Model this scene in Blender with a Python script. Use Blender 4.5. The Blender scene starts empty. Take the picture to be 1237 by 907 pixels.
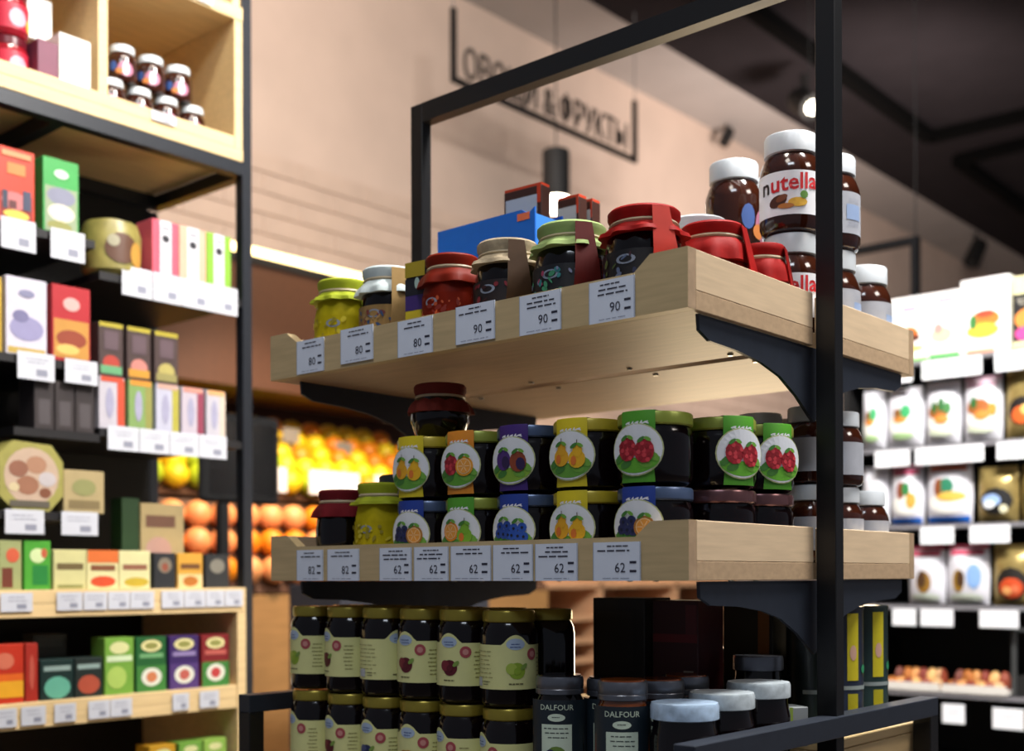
import bpy, bmesh, math, random
from mathutils import Vector, Matrix
random.seed(7)
PI = math.pi
SC = bpy.context.scene
COL = SC.collection

# ------------------------------------------------------------------ camera
cam = bpy.data.cameras.new('camera'); co = bpy.data.objects.new('camera', cam); COL.objects.link(co)
yaw, roll = -0.7178, -0.003
Fv = Vector((math.sin(yaw), math.cos(yaw), 0)); R0 = Vector((math.cos(yaw), -math.sin(yaw), 0)); Uz = Vector((0, 0, 1))
Rv = R0*math.cos(roll) + Uz*math.sin(roll); Uv = Rv.cross(Fv)
M = Matrix.Identity(4)
for i in range(3):
    M[i][0] = Rv[i]; M[i][1] = Uv[i]; M[i][2] = -Fv[i]
M[0][3], M[1][3], M[2][3] = 0.7866, -1.2243, 0.0065
co.matrix_world = M
cam.sensor_fit = 'HORIZONTAL'; cam.sensor_width = 36.0; cam.lens = 42.02
cam.shift_x = 0.0; cam.shift_y = 0.1958
cam.clip_start = 0.05; cam.clip_end = 60
cam.dof.use_dof = True; cam.dof.focus_distance = 1.62; cam.dof.aperture_fstop = 3.1
SC.camera = co

# ------------------------------------------------------------------ world, light, exposure
SC.view_settings.view_transform = 'Standard'
SC.view_settings.look = 'None'
SC.view_settings.gamma = 1.0
SC.view_settings.use_curve_mapping = False
SC.view_settings.exposure = 0.0
w = bpy.data.worlds.new('world'); SC.world = w; w.use_nodes = True
w.node_tree.nodes['Background'].inputs[0].default_value = (0.75, 0.82, 1.0, 1)
w.node_tree.nodes['Background'].inputs[1].default_value = 0.17

def lookrot(d): return Vector(d).to_track_quat('-Z', 'Y').to_euler()
def area(name, loc, target, size, power, color, sizey=None):
    l = bpy.data.lights.new(name, 'AREA'); l.energy = power; l.color = color
    l.shape = 'RECTANGLE'; l.size = size; l.size_y = sizey or size
    o = bpy.data.objects.new(name, l); COL.objects.link(o); o.location = loc
    o.rotation_euler = lookrot(Vector(target)-Vector(loc)); return o
def spot(name, loc, target, power, color, ang=60, blend=.6, rad=.05):
    l = bpy.data.lights.new(name, 'SPOT'); l.energy = power; l.color = color
    l.spot_size = math.radians(ang); l.spot_blend = blend; l.shadow_soft_size = rad
    o = bpy.data.objects.new(name, l); COL.objects.link(o); o.location = loc
    o.rotation_euler = lookrot(Vector(target)-Vector(loc)); return o
WARM = (1.0, .78, .55); NEUT = (1.0, .93, .85); COOL = (.82, .9, 1.0)
area('aisle_light', (1.2, -2.0, 3.2), (-.3, .1, .1), 1.2, 30, COOL, .5)
area('side_aisle_light', (2.6, .9, 2.6), (0, .35, .2), 1.0, 34, (1, .9, .82), .6)
area('rack_light', (-.2, -.4, 3.3), (-1.75, .2, .7), .5, 38, (1, .9, .78), .5)
area('rack_light_low', (.2, -.9, 2.4), (-1.75, .2, .0), .5, 9, (1, .93, .84), .5)
spot('added_rack_top_fill', (-.5, .1, 3.0), (-1.75, .15, 1.18), 120, (1, .9, .78), 34, .5, .1)  # added unseen spot that brightens only the plywood box on the rack
area('top_light', (-.5, .9, 3.3), (-.4, .3, .4), .8, 20, NEUT, .8)
spot('wall_wash', (-2.4, 1.6, 3.3), (-4.4, 3.8, 2.2), 195, (1, .84, .74), 120, 1, .25)
spot('added_soffit_fill', (-1.9, 6.2, 2.2), (-4.3, 8.0, 3.2), 350, (1, .85, .77), 140, 1, .25)  # added upward fill for soffit and far wall, stands in for store ambient
area('chiller_light', (.5, .7, 2.5), (-.6, 2.75, .25), .9, 230, (1, .97, .94), .5)
area('under_shelf_bounce', (-.9, 1.8, -.1), (-.35, .45, .3), .6, 9, (1, .78, .5), .4)
spot('fruit_spot', (-2.9, 2.4, 2.9), (-3.8, 2.6, .5), 210, (1, .74, .45), 60)
spot('fruit_spot_low', (-2.5, 2.0, 1.6), (-3.5, 2.1, .1), 190, (1, .74, .55), 75)
spot('counter_spot', (-2.6, 4.6, 2.6), (-3.8, 4.8, .2), 200, (1, .78, .58), 80)

# ------------------------------------------------------------------ materials
def lin(h):
    h = h.lstrip('#'); c = [int(h[i:i+2], 16)/255 for i in (0, 2, 4)]
    return tuple(x/12.92 if x <= .04045 else ((x+.055)/1.055)**2.4 for x in c)
MATS = {}
def mat(name, hx, rough=.55, metal=0, emit=0, noise=.08, scale=40, coat=0, bump=0, stretch=None, spec=.5):
    if name in MATS: return MATS[name]
    m = bpy.data.materials.new(name); m.use_nodes = True; nt = m.node_tree; b = nt.nodes['Principled BSDF']
    c = lin(hx)
    if any(k in name for k in ('cloth', 'ribbon', 'wrap', 'cap', 'ceiling', 'track', 'soffit')): spec = .1
    b.inputs['Roughness'].default_value = rough; b.inputs['Metallic'].default_value = metal
    b.inputs['Coat Weight'].default_value = coat; b.inputs['Specular IOR Level'].default_value = spec
    b.inputs['Coat Roughness'].default_value = .08
    if emit:
        b.inputs['Emission Color'].default_value = (*c, 1); b.inputs['Emission Strength'].default_value = emit
        b.inputs['Base Color'].default_value = (*c, 1)
    else:
        tc = nt.nodes.new('ShaderNodeTexCoord'); n = nt.nodes.new('ShaderNodeTexNoise'); r = nt.nodes.new('ShaderNodeValToRGB')
        mp = nt.nodes.new('ShaderNodeMapping')
        mp.inputs['Scale'].default_value = stretch or (1, 1, 1)
        nt.links.new(tc.outputs['Object'], mp.inputs[0]); nt.links.new(mp.outputs[0], n.inputs['Vector'])
        n.inputs['Scale'].default_value = scale; n.inputs['Detail'].default_value = 4
        r.color_ramp.elements[0].position = .3; r.color_ramp.elements[1].position = .7
        r.color_ramp.elements[0].color = (*[x*(1-noise) for x in c], 1)
        r.color_ramp.elements[1].color = (*[min(1, x*(1+noise)) for x in c], 1)
        nt.links.new(n.outputs['Fac'], r.inputs[0]); nt.links.new(r.outputs[0], b.inputs['Base Color'])
        if bump:
            bn = nt.nodes.new('ShaderNodeBump'); bn.inputs['Strength'].default_value = bump; bn.inputs['Distance'].default_value = .002
            nt.links.new(n.outputs['Fac'], bn.inputs['Height']); nt.links.new(bn.outputs[0], b.inputs['Normal'])
    MATS[name] = m; return m
def C(hx, rough=.5, coat=0):          # plain printed or painted colour
    return mat('paint_'+hx.lstrip('#')+('' if rough == .5 else '_%d' % int(rough*100)), hx, rough, noise=.04, coat=coat)

wood = mat('birch_wood', '#c2ab80', .5, noise=.1, scale=9, stretch=(1.2, 9, 14), bump=.06)
woodside = mat('birch_wood_side', '#d6bd9b', .5, noise=.08, scale=9, stretch=(9, 1.2, 14), bump=.06)
woodend = mat('birch_end_grain', '#a98f72', .6, noise=.14, scale=60)
woodlight = mat('pale_ply', '#dcbf8c', .5, noise=.08, scale=8, stretch=(10, 1, 12))
woodbrown = mat('ply_inside', '#a67c4a', .6, noise=.1, scale=8, stretch=(8, 1, 8))
steel = mat('dark_steel', '#272d38', .45, metal=.2, noise=.08, scale=60)
black = mat('black_steel', '#0c0d10', .4, metal=.1, noise=.1, scale=50)
blackmat = mat('black_panel', '#0e0d0d', .7)
white = mat('white_paper', '#eef0f4', .6, noise=.02)
tagblue = mat('tag_paper', '#dde6f6', .5, noise=.02)
ink = mat('ink', '#23253a', .6)
glassdark = mat('dark_jam_glass', '#0b0405', .12, coat=.2, spec=.35, noise=.3, scale=20)
glassbrown = mat('cocoa_cream_glass', '#34160b', .12, coat=.35, noise=.15, scale=20)
whitelid = mat('white_plastic_lid', '#ccd2d6', .35, noise=.02)
gold = mat('gold_lid', '#9c8b34', .3, metal=.55, noise=.1)
silver = mat('silver_lid', '#6d7078', .3, metal=.7, noise=.1)
redsilver = mat('reddish_silver_lid', '#6e4c4e', .25, metal=.6, noise=.1)

# ------------------------------------------------------------------ mesh helpers
TXT = {}
def text2d(s, bold=0):
    if (s, bold) in TXT: return TXT[(s, bold)]
    cu = bpy.data.curves.new('t', 'FONT'); cu.body = s; cu.resolution_u = 2; cu.align_x = 'CENTER'; cu.size = 1; cu.offset = bold
    o = bpy.data.objects.new('t', cu); COL.objects.link(o)
    dg = bpy.context.evaluated_depsgraph_get(); dg.update()
    me = bpy.data.meshes.new_from_object(o.evaluated_get(dg))
    vs = [(v.co.x, v.co.y) for v in me.vertices]; fs = [tuple(p.vertices) for p in me.polygons]
    bpy.data.objects.remove(o); bpy.data.curves.remove(cu); bpy.data.meshes.remove(me)
    TXT[(s, bold)] = (vs, fs); return vs, fs

def cyl(R, z0=0): return lambda u, v, off=0: Vector(((R+off)*math.sin(u/R), -(R+off)*math.cos(u/R), v+z0))
def flat(y0, z0=0): return lambda u, v, off=0: Vector((u, y0-off, v+z0))
def flatx(x0): return lambda u, v, off=0: Vector((x0+off, u, v))

class MB:
    def __init__(s): s.v = []; s.f = []; s.m = []; s.mats = []; s.T = Matrix.Identity(4)
    def mi(s, m):
        if m not in s.mats: s.mats.append(m)
        return s.mats.index(m)
    def add(s, vs, fs, m):
        o = len(s.v); k = s.mi(m)
        s.v += [tuple(s.T @ Vector(p)) for p in vs]; s.f += [tuple(i+o for i in f) for f in fs]; s.m += [k]*len(fs); return s
    def box(s, x0, x1, y0, y1, z0, z1, m, b=0):
        if b:
            bm = bmesh.new(); bmesh.ops.create_cube(bm, size=1)
            for v in bm.verts: v.co = Vector(((x0+x1)/2+v.co.x*(x1-x0), (y0+y1)/2+v.co.y*(y1-y0), (z0+z1)/2+v.co.z*(z1-z0)))
            bmesh.ops.bevel(bm, geom=bm.edges[:], offset=b, segments=1, affect='EDGES')
            bm.verts.index_update()
            s.add([v.co[:] for v in bm.verts], [tuple(v.index for v in f.verts) for f in bm.faces], m); bm.free(); return s
        vs = [(x, y, z) for x in (x0, x1) for y in (y0, y1) for z in (z0, z1)]
        return s.add(vs, [(0, 1, 3, 2), (4, 6, 7, 5), (0, 4, 5, 1), (2, 3, 7, 6), (0, 2, 6, 4), (1, 5, 7, 3)], m)
    def prism(s, poly, a, b, m, axis='y'):
        n = len(poly)
        def P(p, t): return {'y': (p[0], t, p[1]), 'x': (t, p[0], p[1]), 'z': (p[0], p[1], t)}[axis]
        vs = [P(p, a) for p in poly]+[P(p, b) for p in poly]
        fs = [tuple(range(n)), tuple(range(2*n-1, n-1, -1))]+[(i, (i+1) % n, n+(i+1) % n, n+i) for i in range(n)]
        return s.add(vs, fs, m)
    def lathe(s, prof, m, n=28, fr=None, a0=0, a1=2*PI):
        vs = []; fs = []; full = abs(a1-a0-2*PI) < 1e-6; k = n if full else n+1
        for r, z in prof:
            for i in range(k):
                a = a0+(a1-a0)*i/n; q = r*(fr(a, z) if fr else 1); vs.append((q*math.sin(a), -q*math.cos(a), z))
        for j in range(len(prof)-1):
            for i in range(n):
                i2 = (i+1) % n if full else i+1
                fs.append((j*k+i, j*k+i2, (j+1)*k+i2, (j+1)*k+i))
        if full and prof[0][0] > 1e-5: fs.append(tuple(range(n-1, -1, -1)))
        if full and prof[-1][0] > 1e-5: fs.append(tuple(range((len(prof)-1)*k, (len(prof)-1)*k+n)))
        return s.add(vs, fs, m)
    def tube(s, pts, r, m, n=8):
        pts = [Vector(p) for p in pts]; vs = []; fs = []
        for i, p in enumerate(pts):
            d = (pts[min(i+1, len(pts)-1)]-pts[max(i-1, 0)]).normalized()
            a = d.orthogonal().normalized() if i == 0 else (pa-d*pa.dot(d)).normalized()
            pa = a; b = d.cross(a)
            for k in range(n): t = 2*PI*k/n; vs.append(p+(a*math.cos(t)+b*math.sin(t))*r)
        for i in range(len(pts)-1):
            for k in range(n): fs.append((i*n+k, i*n+(k+1) % n, (i+1)*n+(k+1) % n, (i+1)*n+k))
        fs += [tuple(range(n-1, -1, -1)), tuple(range((len(pts)-1)*n, len(pts)*n))]
        return s.add(vs, fs, m)
    def ell(s, S, cx, cy, rx, ry, m, off=.0004, n=18, rings=3, ang=0, a0=0, a1=2*PI):
        vs = [S(cx, cy, off)]; fs = []; ca, sa = math.cos(ang), math.sin(ang)
        for j in range(1, rings+1):
            for i in range(n):
                t = a0+(a1-a0)*i/n if a1-a0 > 6.28 else a0+(a1-a0)*i/(n-1)
                x, y = rx*j/rings*math.cos(t), ry*j/rings*math.sin(t)
                vs.append(S(cx+x*ca-y*sa, cy+x*sa+y*ca, off))
        e = n if a1-a0 > 6.28 else n-1
        for i in range(e): fs.append((0, 1+i, 1+(i+1) % n))
        for j in range(rings-1):
            for i in range(e):
                a = 1+j*n+i; b = 1+j*n+(i+1) % n; fs.append((a, a+n, b+n, b))
        return s.add(vs, fs, m)
    def rect(s, S, x0, x1, y0, y1, m, off=.0004, nx=1, ny=1, top=None):
        vs = []; fs = []
        for j in range(ny+1):
            for i in range(nx+1):
                x = x0+(x1-x0)*i/nx; yt = top(x) if top else y1
                vs.append(S(x, y0+(yt-y0)*j/ny, off))
        for j in range(ny):
            for i in range(nx):
                a = j*(nx+1)+i; fs.append((a, a+1, a+nx+2, a+nx+1))
        return s.add(vs, fs, m)
    def text(s, S, t, cx, cy, h, m, off=.0006, sx=1):
        vs, fs = text2d(t); k = h/.72
        return s.add([S(cx+x*k*sx, cy+y*k, off) for x, y in vs], fs, m)
    def lines(s, S, cx, cy, wd, n, gap, m, off=.0006, th=.0013, rnd=None):
        rnd = rnd or random
        for i in range(n):
            x = cx-wd/2*rnd.uniform(.6, 1); e = cx+wd/2*rnd.uniform(.6, 1)
            while x < e:
                l = rnd.uniform(.1, .3)*wd; x2 = min(e, x+l)
                s.rect(S, x, x2, cy-i*gap, cy-i*gap+th, m, off, nx=max(1, int((x2-x)/.006))); x = x2+wd*.04
        return s
    def mesh(s, name='m', smooth=.6):
        me = bpy.data.meshes.new(name); me.from_pydata(s.v, [], s.f)
        for m in s.mats: me.materials.append(m)
        me.polygons.foreach_set('material_index', s.m)
        if smooth: me.shade_smooth(); me.set_sharp_from_angle(angle=smooth)
        me.update(); return me
    def build(s, name, parent=None, smooth=.6): return link(name, s.mesh(name, smooth), parent)
def link(name, me, parent=None):
    o = bpy.data.objects.new(name, me); COL.objects.link(o)
    if parent: o.parent = parent
    return o
def tag(o, label, cat, group=None):
    o['label'] = label; o['category'] = cat
    if group: o['group'] = group
    return o
def thing(name, label, cat, loc=(0, 0, 0), rz=0, group=None):
    o = bpy.data.objects.new(name, None); COL.objects.link(o); o.empty_display_size = .03
    o.location = loc; o.rotation_euler = (0, 0, rz); return tag(o, label, cat, group)
def struct(o): o['kind'] = 'structure'; return o
def dup(root, loc, rz=0, label=None):
    r = root.copy(); COL.objects.link(r); r.location = loc; r.rotation_euler = (0, 0, rz)
    if label: r['label'] = label
    for ch in list(root.children):
        c = ch.copy(); COL.objects.link(c); c.parent = r
        for g in ch.children:
            d = g.copy(); COL.objects.link(d); d.parent = c
    return r
CACHE = {}
def cached(key, fn):
    if key not in CACHE: CACHE[key] = fn()
    return CACHE[key]

# ------------------------------------------------------------------ setting
FL = -1.25; ZC = 3.65
wallm = mat('pink_plaster', '#cfb9a9', .8, noise=.05, scale=3)
tilem = mat('wall_tile', '#cab3a2', .6, noise=.06, scale=5)
soffit = mat('grey_soffit', '#bdb8b5', .8, noise=.04, scale=3)
ceilb = mat('black_ceiling', '#2c282b', 1.0, noise=.08, scale=4)
floorm = mat('grey_floor', '#6e6660', .4, noise=.1, scale=3)
struct(MB().box(-4.8, 6, -6, 16, FL-.1, FL, floorm).build('floor'))
wl = struct(MB().box(-4.6, -4.4, -2, 16, FL, ZC, wallm).build('wall_left'))
tm = MB().box(0, .012, .004, .496, .004, .106, tilem, b=.003).mesh('tile')
for r in range(12):                       # tiled courses of the wall behind the racks, recessed joints
    for k in range(16):
        t = link('tile', tm, wl); t.location = (-4.4, 1.2+k*.5+(.25 if r % 2 else 0), .95+r*.11)
struct(MB().box(-4.6, 6, 15.8, 16, FL, ZC, wallm).build('wall_back'))
cl = struct(MB().box(-3.82, 6, .6, 16, ZC, ZC+.1, ceilb).build('ceiling'))
struct(MB().box(-4.6, -3.82, -2, 16, ZC, ZC+.1, soffit).build('trim_1'))

# ------------------------------------------------------------------ hanging sign
sg = thing('hanging_sign', 'black framed aisle sign with open cyrillic letters hanging before the pink wall', 'sign', (-3.7, 3.43, 2.68))
MB().box(-.012, .012, 0, 1.72, 0, .03, black).build('bottom_bar', sg)
for y in (0, 1.69):
    u = MB().box(-.012, .012, y, y+.03, .03, .40, black).build('upright', sg)
    MB().tube([(0, y+.015, .40), (0, y+.015, ZC-2.68)], .003, C('#777777')).build('wire', u)
S = lambda u, v, off=0: Vector((.004+off, u, v))
mb = MB(); vs, fs = text2d('ОВОЩИ & ФРУКТЫ'); wtx = max(v[0] for v in vs)-min(v[0] for v in vs); k = 1.52/wtx
lm = mat('sign_letters', '#3a332e', .6)
mb.add([(.006, .86+x*k, .055+y*.235) for x, y in vs], fs, lm); mb.add([(-.006, .86+x*k, .055+y*.235) for x, y in vs], [f[::-1] for f in fs], lm)
mb.build('lettering', sg, smooth=0)

# ------------------------------------------------------------------ ceiling tracks and spots
def bar(p, q, s, m):
    mb = MB(); p, q = Vector(p), Vector(q); d = (q-p); L = d.length; d.normalize()
    a = math.atan2(d.y, d.x); mb.T = Matrix.Translation(p) @ Matrix.Rotation(a, 4, 'Z'); mb.box(0, L, -s/2, s/2, -s, 0, m); return mb
def track(pts, label):
    t = thing('ceiling_track', label, 'light track', (0, 0, 0))
    for a, b in zip(pts, pts[1:]): bar(a, b, .09, mat('track_black', '#030303', 1)).build('rail', t)
track([(-3.04, 4.6, ZC), (-3.08, 8.45, ZC), (-2.0, 8.5, ZC)], 'black lighting track on black ceiling with a corner above the right shelf')
track([(-2.2, 9.1, ZC), (-3.12, 9.15, ZC), (-3.14, 12.5, ZC)], 'farther black lighting track turning a corner on the black ceiling')
def spotlamp(loc, label, on, tilt, sc=1):
    t = thing('ceiling_spotlight', label, 'spotlight', loc); t.scale = (sc, sc, sc)
    MB().box(-.02, .02, -.02, .02, -.14, 0, blackmat).build('arm', t)
    mb = MB(); mb.T = Matrix.Translation((0, 0, -.2)) @ Matrix.Rotation(tilt, 4, 'Y') @ Matrix.Rotation(-.5, 4, 'X')
    mb.lathe([(.0, .14), (.07, .14), (.085, .1), (.09, -.14), (.08, -.14), (.078, -.11)], blackmat, 20).build('housing', t)
    mb2 = MB(); mb2.T = mb.T; mb2.lathe([(.0, -.146), (.045, -.141)], mat('lamp_glow', '#fff4e0', emit=14) if on else C('#333333'), 20).build('lens', t)
spotlamp((-3.18, 6.45, ZC-.13), 'black ceiling spotlight with glowing lens beside the tall post', True, -.9)
spotlamp((-3.85, 11.6, ZC-.02), 'small unlit black spotlight far off at the ceiling edge', False, .2)
spotlamp((-4.25, 7.2, ZC-.0), 'tiny dark spotlight on the grey soffit left of the spread jars', False, .2, .5)
lp = thing('pendant_lamp', 'black cylinder lamp with glowing underside above the top shelf jars', 'lamp', (-3.3, 3.83, 2.045))
MB().lathe([(.0, .27), (.07, .27), (.075, .26), (.075, .03), (.07, .0)], blackmat, 24).build('housing', lp)
MB().lathe([(.0, -.07), (.04, -.062), (.066, -.035), (.074, .0), (.07, .02), (.0, .02)], mat('lamp_glow', '#fff4e0', emit=14), 24).build('diffuser', lp)
MB().tube([(0, 0, .27), (0, 0, ZC-2.02)], .004, blackmat).build('cable', lp)
fr = thing('empty_sign_frame', 'plain black square sign frame hanging beyond the chocolate spread jars', 'sign', (-1.9, 4, 0))
MB().box(0, .545, -.02, .02, 1.49, 1.52, black).build('top_bar', fr)
for x in (0, .515):
    MB().box(x, x+.03, -.02, .02, .9, 1.49, black).build('side_bar', fr)
for x in (.015, .53): MB().tube([(x, 0, 1.52), (x, 0, ZC)], .003, blackmat).build('wire', fr)

# ------------------------------------------------------------------ the island gondola
H = .3296; L = .81
gd = thing('shelf_frame', 'dark steel frame of the central shelf island with posts and brackets', 'shelf frame', (0, 0, FL))
G = lambda mb: (setattr(mb, 'T', Matrix.Translation((0, 0, -FL))), mb)[1]
G(MB()).box(.003, .033, .324, .348, FL, 1.6, black, b=.001).build('post', gd)
G(MB()).box(-.812, -.782, .324, .348, FL, .877, black, b=.001).build('post', gd)
G(MB()).prism([(-.782, .842), (.003, .842), (.003, .877), (-.782, .877)], .324, .348, black).build('top_bar', gd)
def bracket_poly(z):
    a = [(.034, 0), (.036, -.020), (.06, -.030), (.13, -.033), (.19, -.040), (.24, -.052), (.285, -.073), (.336, -.105)]
    a = [(y, z+q) for y, q in a]; b = [(.672-y, q) for y, q in a[:-1]][::-1]
    return a+b
boltm = mat('bolt_head', '#c9c4ba', .3, metal=.6)
for z in (0, H):
    for x in (-.006, -.772):
        b = G(MB()).prism(bracket_poly(z-.001), x-.005, x, steel, axis='x').build('bracket', gd, smooth=0)
for x0, x1, lab in ((.01, .04, 'r'), (-.873, -.843, 'l')):
    G(MB()).box(x0, x1, -.05 if lab == 'r' else -.02, .67, -.219, -.19, steel, b=.001).build('rail', gd)
    for y in ((-.05 if lab == 'r' else -.02), .64):
        G(MB()).box(x0, x1, y, y+.03, FL, -.219, black, b=.001).build('base_post', gd)
G(MB()).box(-.843, .01, .324, .348, -.36, -.335, black).build('cross_bar', gd)

def tray(z, back, label):
    t = thing('wooden_tray', label, 'shelf tray', (0, 0, z))
    f = (lambda y: .672-y) if back else (lambda y: y)
    def yy(a, b): a, b = f(a), f(b); return (min(a, b), max(a, b))
    e = .322
    MB().box(-L, 0, *yy(.018, e), 0, .024, mat('birch_base', '#b59a7a', .5, noise=.1, scale=9, stretch=(1.2, 9, 14), bump=.06), b=.0008).build('base_board', t)
    for x in (0, -L+.012):
        MB().box(x-.012, x, *yy(.018, e), .0242, .074, woodside, b=.0008).build('side_board', t)
    pl = [(-L, 0), (0, 0), (0, .074), (-.055, .074), (-.0785, .055), (-.742, .055), (-.768, .073), (-L, .073)]
    a, b = yy(0, .018); mb = MB(); mb.prism(pl, a, b, wood)
    mb.box(-.0001, .0002, a+.0004, b-.0004, .0005, .0735, woodend)
    mb.build('front_board', t, smooth=0)
    for x in (-.12, -.30, -.5, -.68):
        MB().lathe([(.0, -.003), (.004, -.003), (.005, 0)], boltm, 10).build('screw', t).location = (x, f(.30), 0)
    return t
tray(H, False, 'front wooden tray of the upper island shelf with price tags')
tray(H, True, 'rear wooden tray of the upper island shelf behind the post')
tray(0, False, 'front wooden tray of the lower island shelf holding fruit jam jars')
tray(0, True, 'rear wooden tray of the lower island shelf behind the post')
# base: deck with wooden crate
dk = thing('wooden_base_cabinet', 'birch base cabinet of the island under the bottom jars', 'cabinet', (0, 0, FL))
G(MB()).box(-.84, .005, 0, .32, -.333, -.315, woodlight, b=.001).build('deck_board', dk)
G(MB()).box(-.83, -.81, 0, .32, FL, -.334, woodlight).build('side_panel', dk)
G(MB()).box(-.81, -.012, 0, .02, FL, -.334, woodlight).build('front_panel', dk)
G(MB()).box(-.012, .004, 0, .32, FL, -.334, woodlight).build('side_panel', dk)
ck = thing('wooden_crate', 'pale wooden crate under the tins at the rear of the island', 'crate', (0, 0, FL))
for a in ((-.84, .005, .355, .685, -.246, -.232), (-.01, .005, .355, .685, FL, -.247), (-.84, -.825, .355, .685, FL, -.247), (-.825, -.01, .355, .37, FL, -.247)):
    G(MB()).box(*a, woodlight, b=.001).build('board', ck)
rs = MB().box(-.80, -.165, .19, .318, -.3148, -.232, blackmat, b=.002); tag(rs.build('display_riser'), 'low black riser behind the front jars on the island base', 'riser')

# ------------------------------------------------------------------ price tags
def price_tag(x0, x1, z0, price, label, h=.049):
    wd = x1-x0
    t = thing('price_tag', label, 'price tag', ((x0+x1)/2, -.0012, z0), 0, 'price tags on the island shelves')
    MB().box(-wd/2, wd/2, -.0012, 0, 0, h, tagblue).build('card', t)
    mb = MB(); Sf = flat(-.0012); rnd = random.Random(int(x0*1e4+z0*777))
    n = rnd.choice((2, 3))
    mb.lines(Sf, 0, h*.88, wd*.5, 1, .005, ink, th=.0016, rnd=rnd); mb.lines(Sf, 0, h*.76, wd*.85, n-1, .006, ink, th=.0018, rnd=rnd)
    mb.text(Sf, price, wd*.08, h*.22, .0125, ink, sx=1)
    for q in (.0, .011): mb.rect(Sf, wd*.28, wd*.42, h*.22+q, h*.22+q+.003, ink)
    mb.lines(Sf, 0, h*.06, wd*.8, 1, .004, C('#7a8298'), th=.0007, rnd=rnd)
    mb.rect(Sf, -wd/2, -wd/2+.001, 0, h, C('#a8b4c8')); mb.rect(Sf, wd/2-.001, wd/2, 0, h, C('#a8b4c8'))
    mb.build('print', t, smooth=0)
up = [(-.7388, -.672, .0015, '80', 'leftmost price tag on the upper tray, below the yellow jar'), (-.6316, -.5577, .0055, '80', 'price tag on the upper tray below the white-lidded cloth jar'),
      (-.5034, -.4309, .0, '80', 'price tag reading 80 on the upper tray below the striped packet'), (-.3846, -.3106, .0036, '90', 'price tag reading 90 on the upper tray below the cream-capped jar'),
      (-.2656, -.194, .0003, '90', 'price tag on the upper tray below the green-capped jar'), (-.1476, -.0764, -.001, '90', 'price tag reading 90 at the right end of the upper tray')]
for a, b, z, p, l in up: price_tag(a, b, H+z, p, l, .053)
lo = [(-.7403, -.6757, '82', 'leftmost price tag on the lower tray, below the maroon-capped jar'), (-.6647, -.5909, '82', 'price tag on the lower tray below the yellow-wrapped jar'),
      (-.5445, -.476, '62', 'price tag on the lower tray below the dark berry badge jar'), (-.4705, -.4007, '62', 'price tag on the lower tray below the orange slice badge jar'),
      (-.3958, -.3190, '62', 'price tag on the lower tray left of the blueberry badge jar'), (-.315, -.2435, '62', 'price tag on the lower tray below the blueberry badge jar'),
      (-.2392, -.1678, '62', 'price tag on the lower tray below the yellow pear badge jar'), (-.1422, -.0688, '62', 'large price tag reading 62 at the right end of the lower tray')]
for a, b, p, l in lo: price_tag(a, b, 0, p, l)

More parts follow.
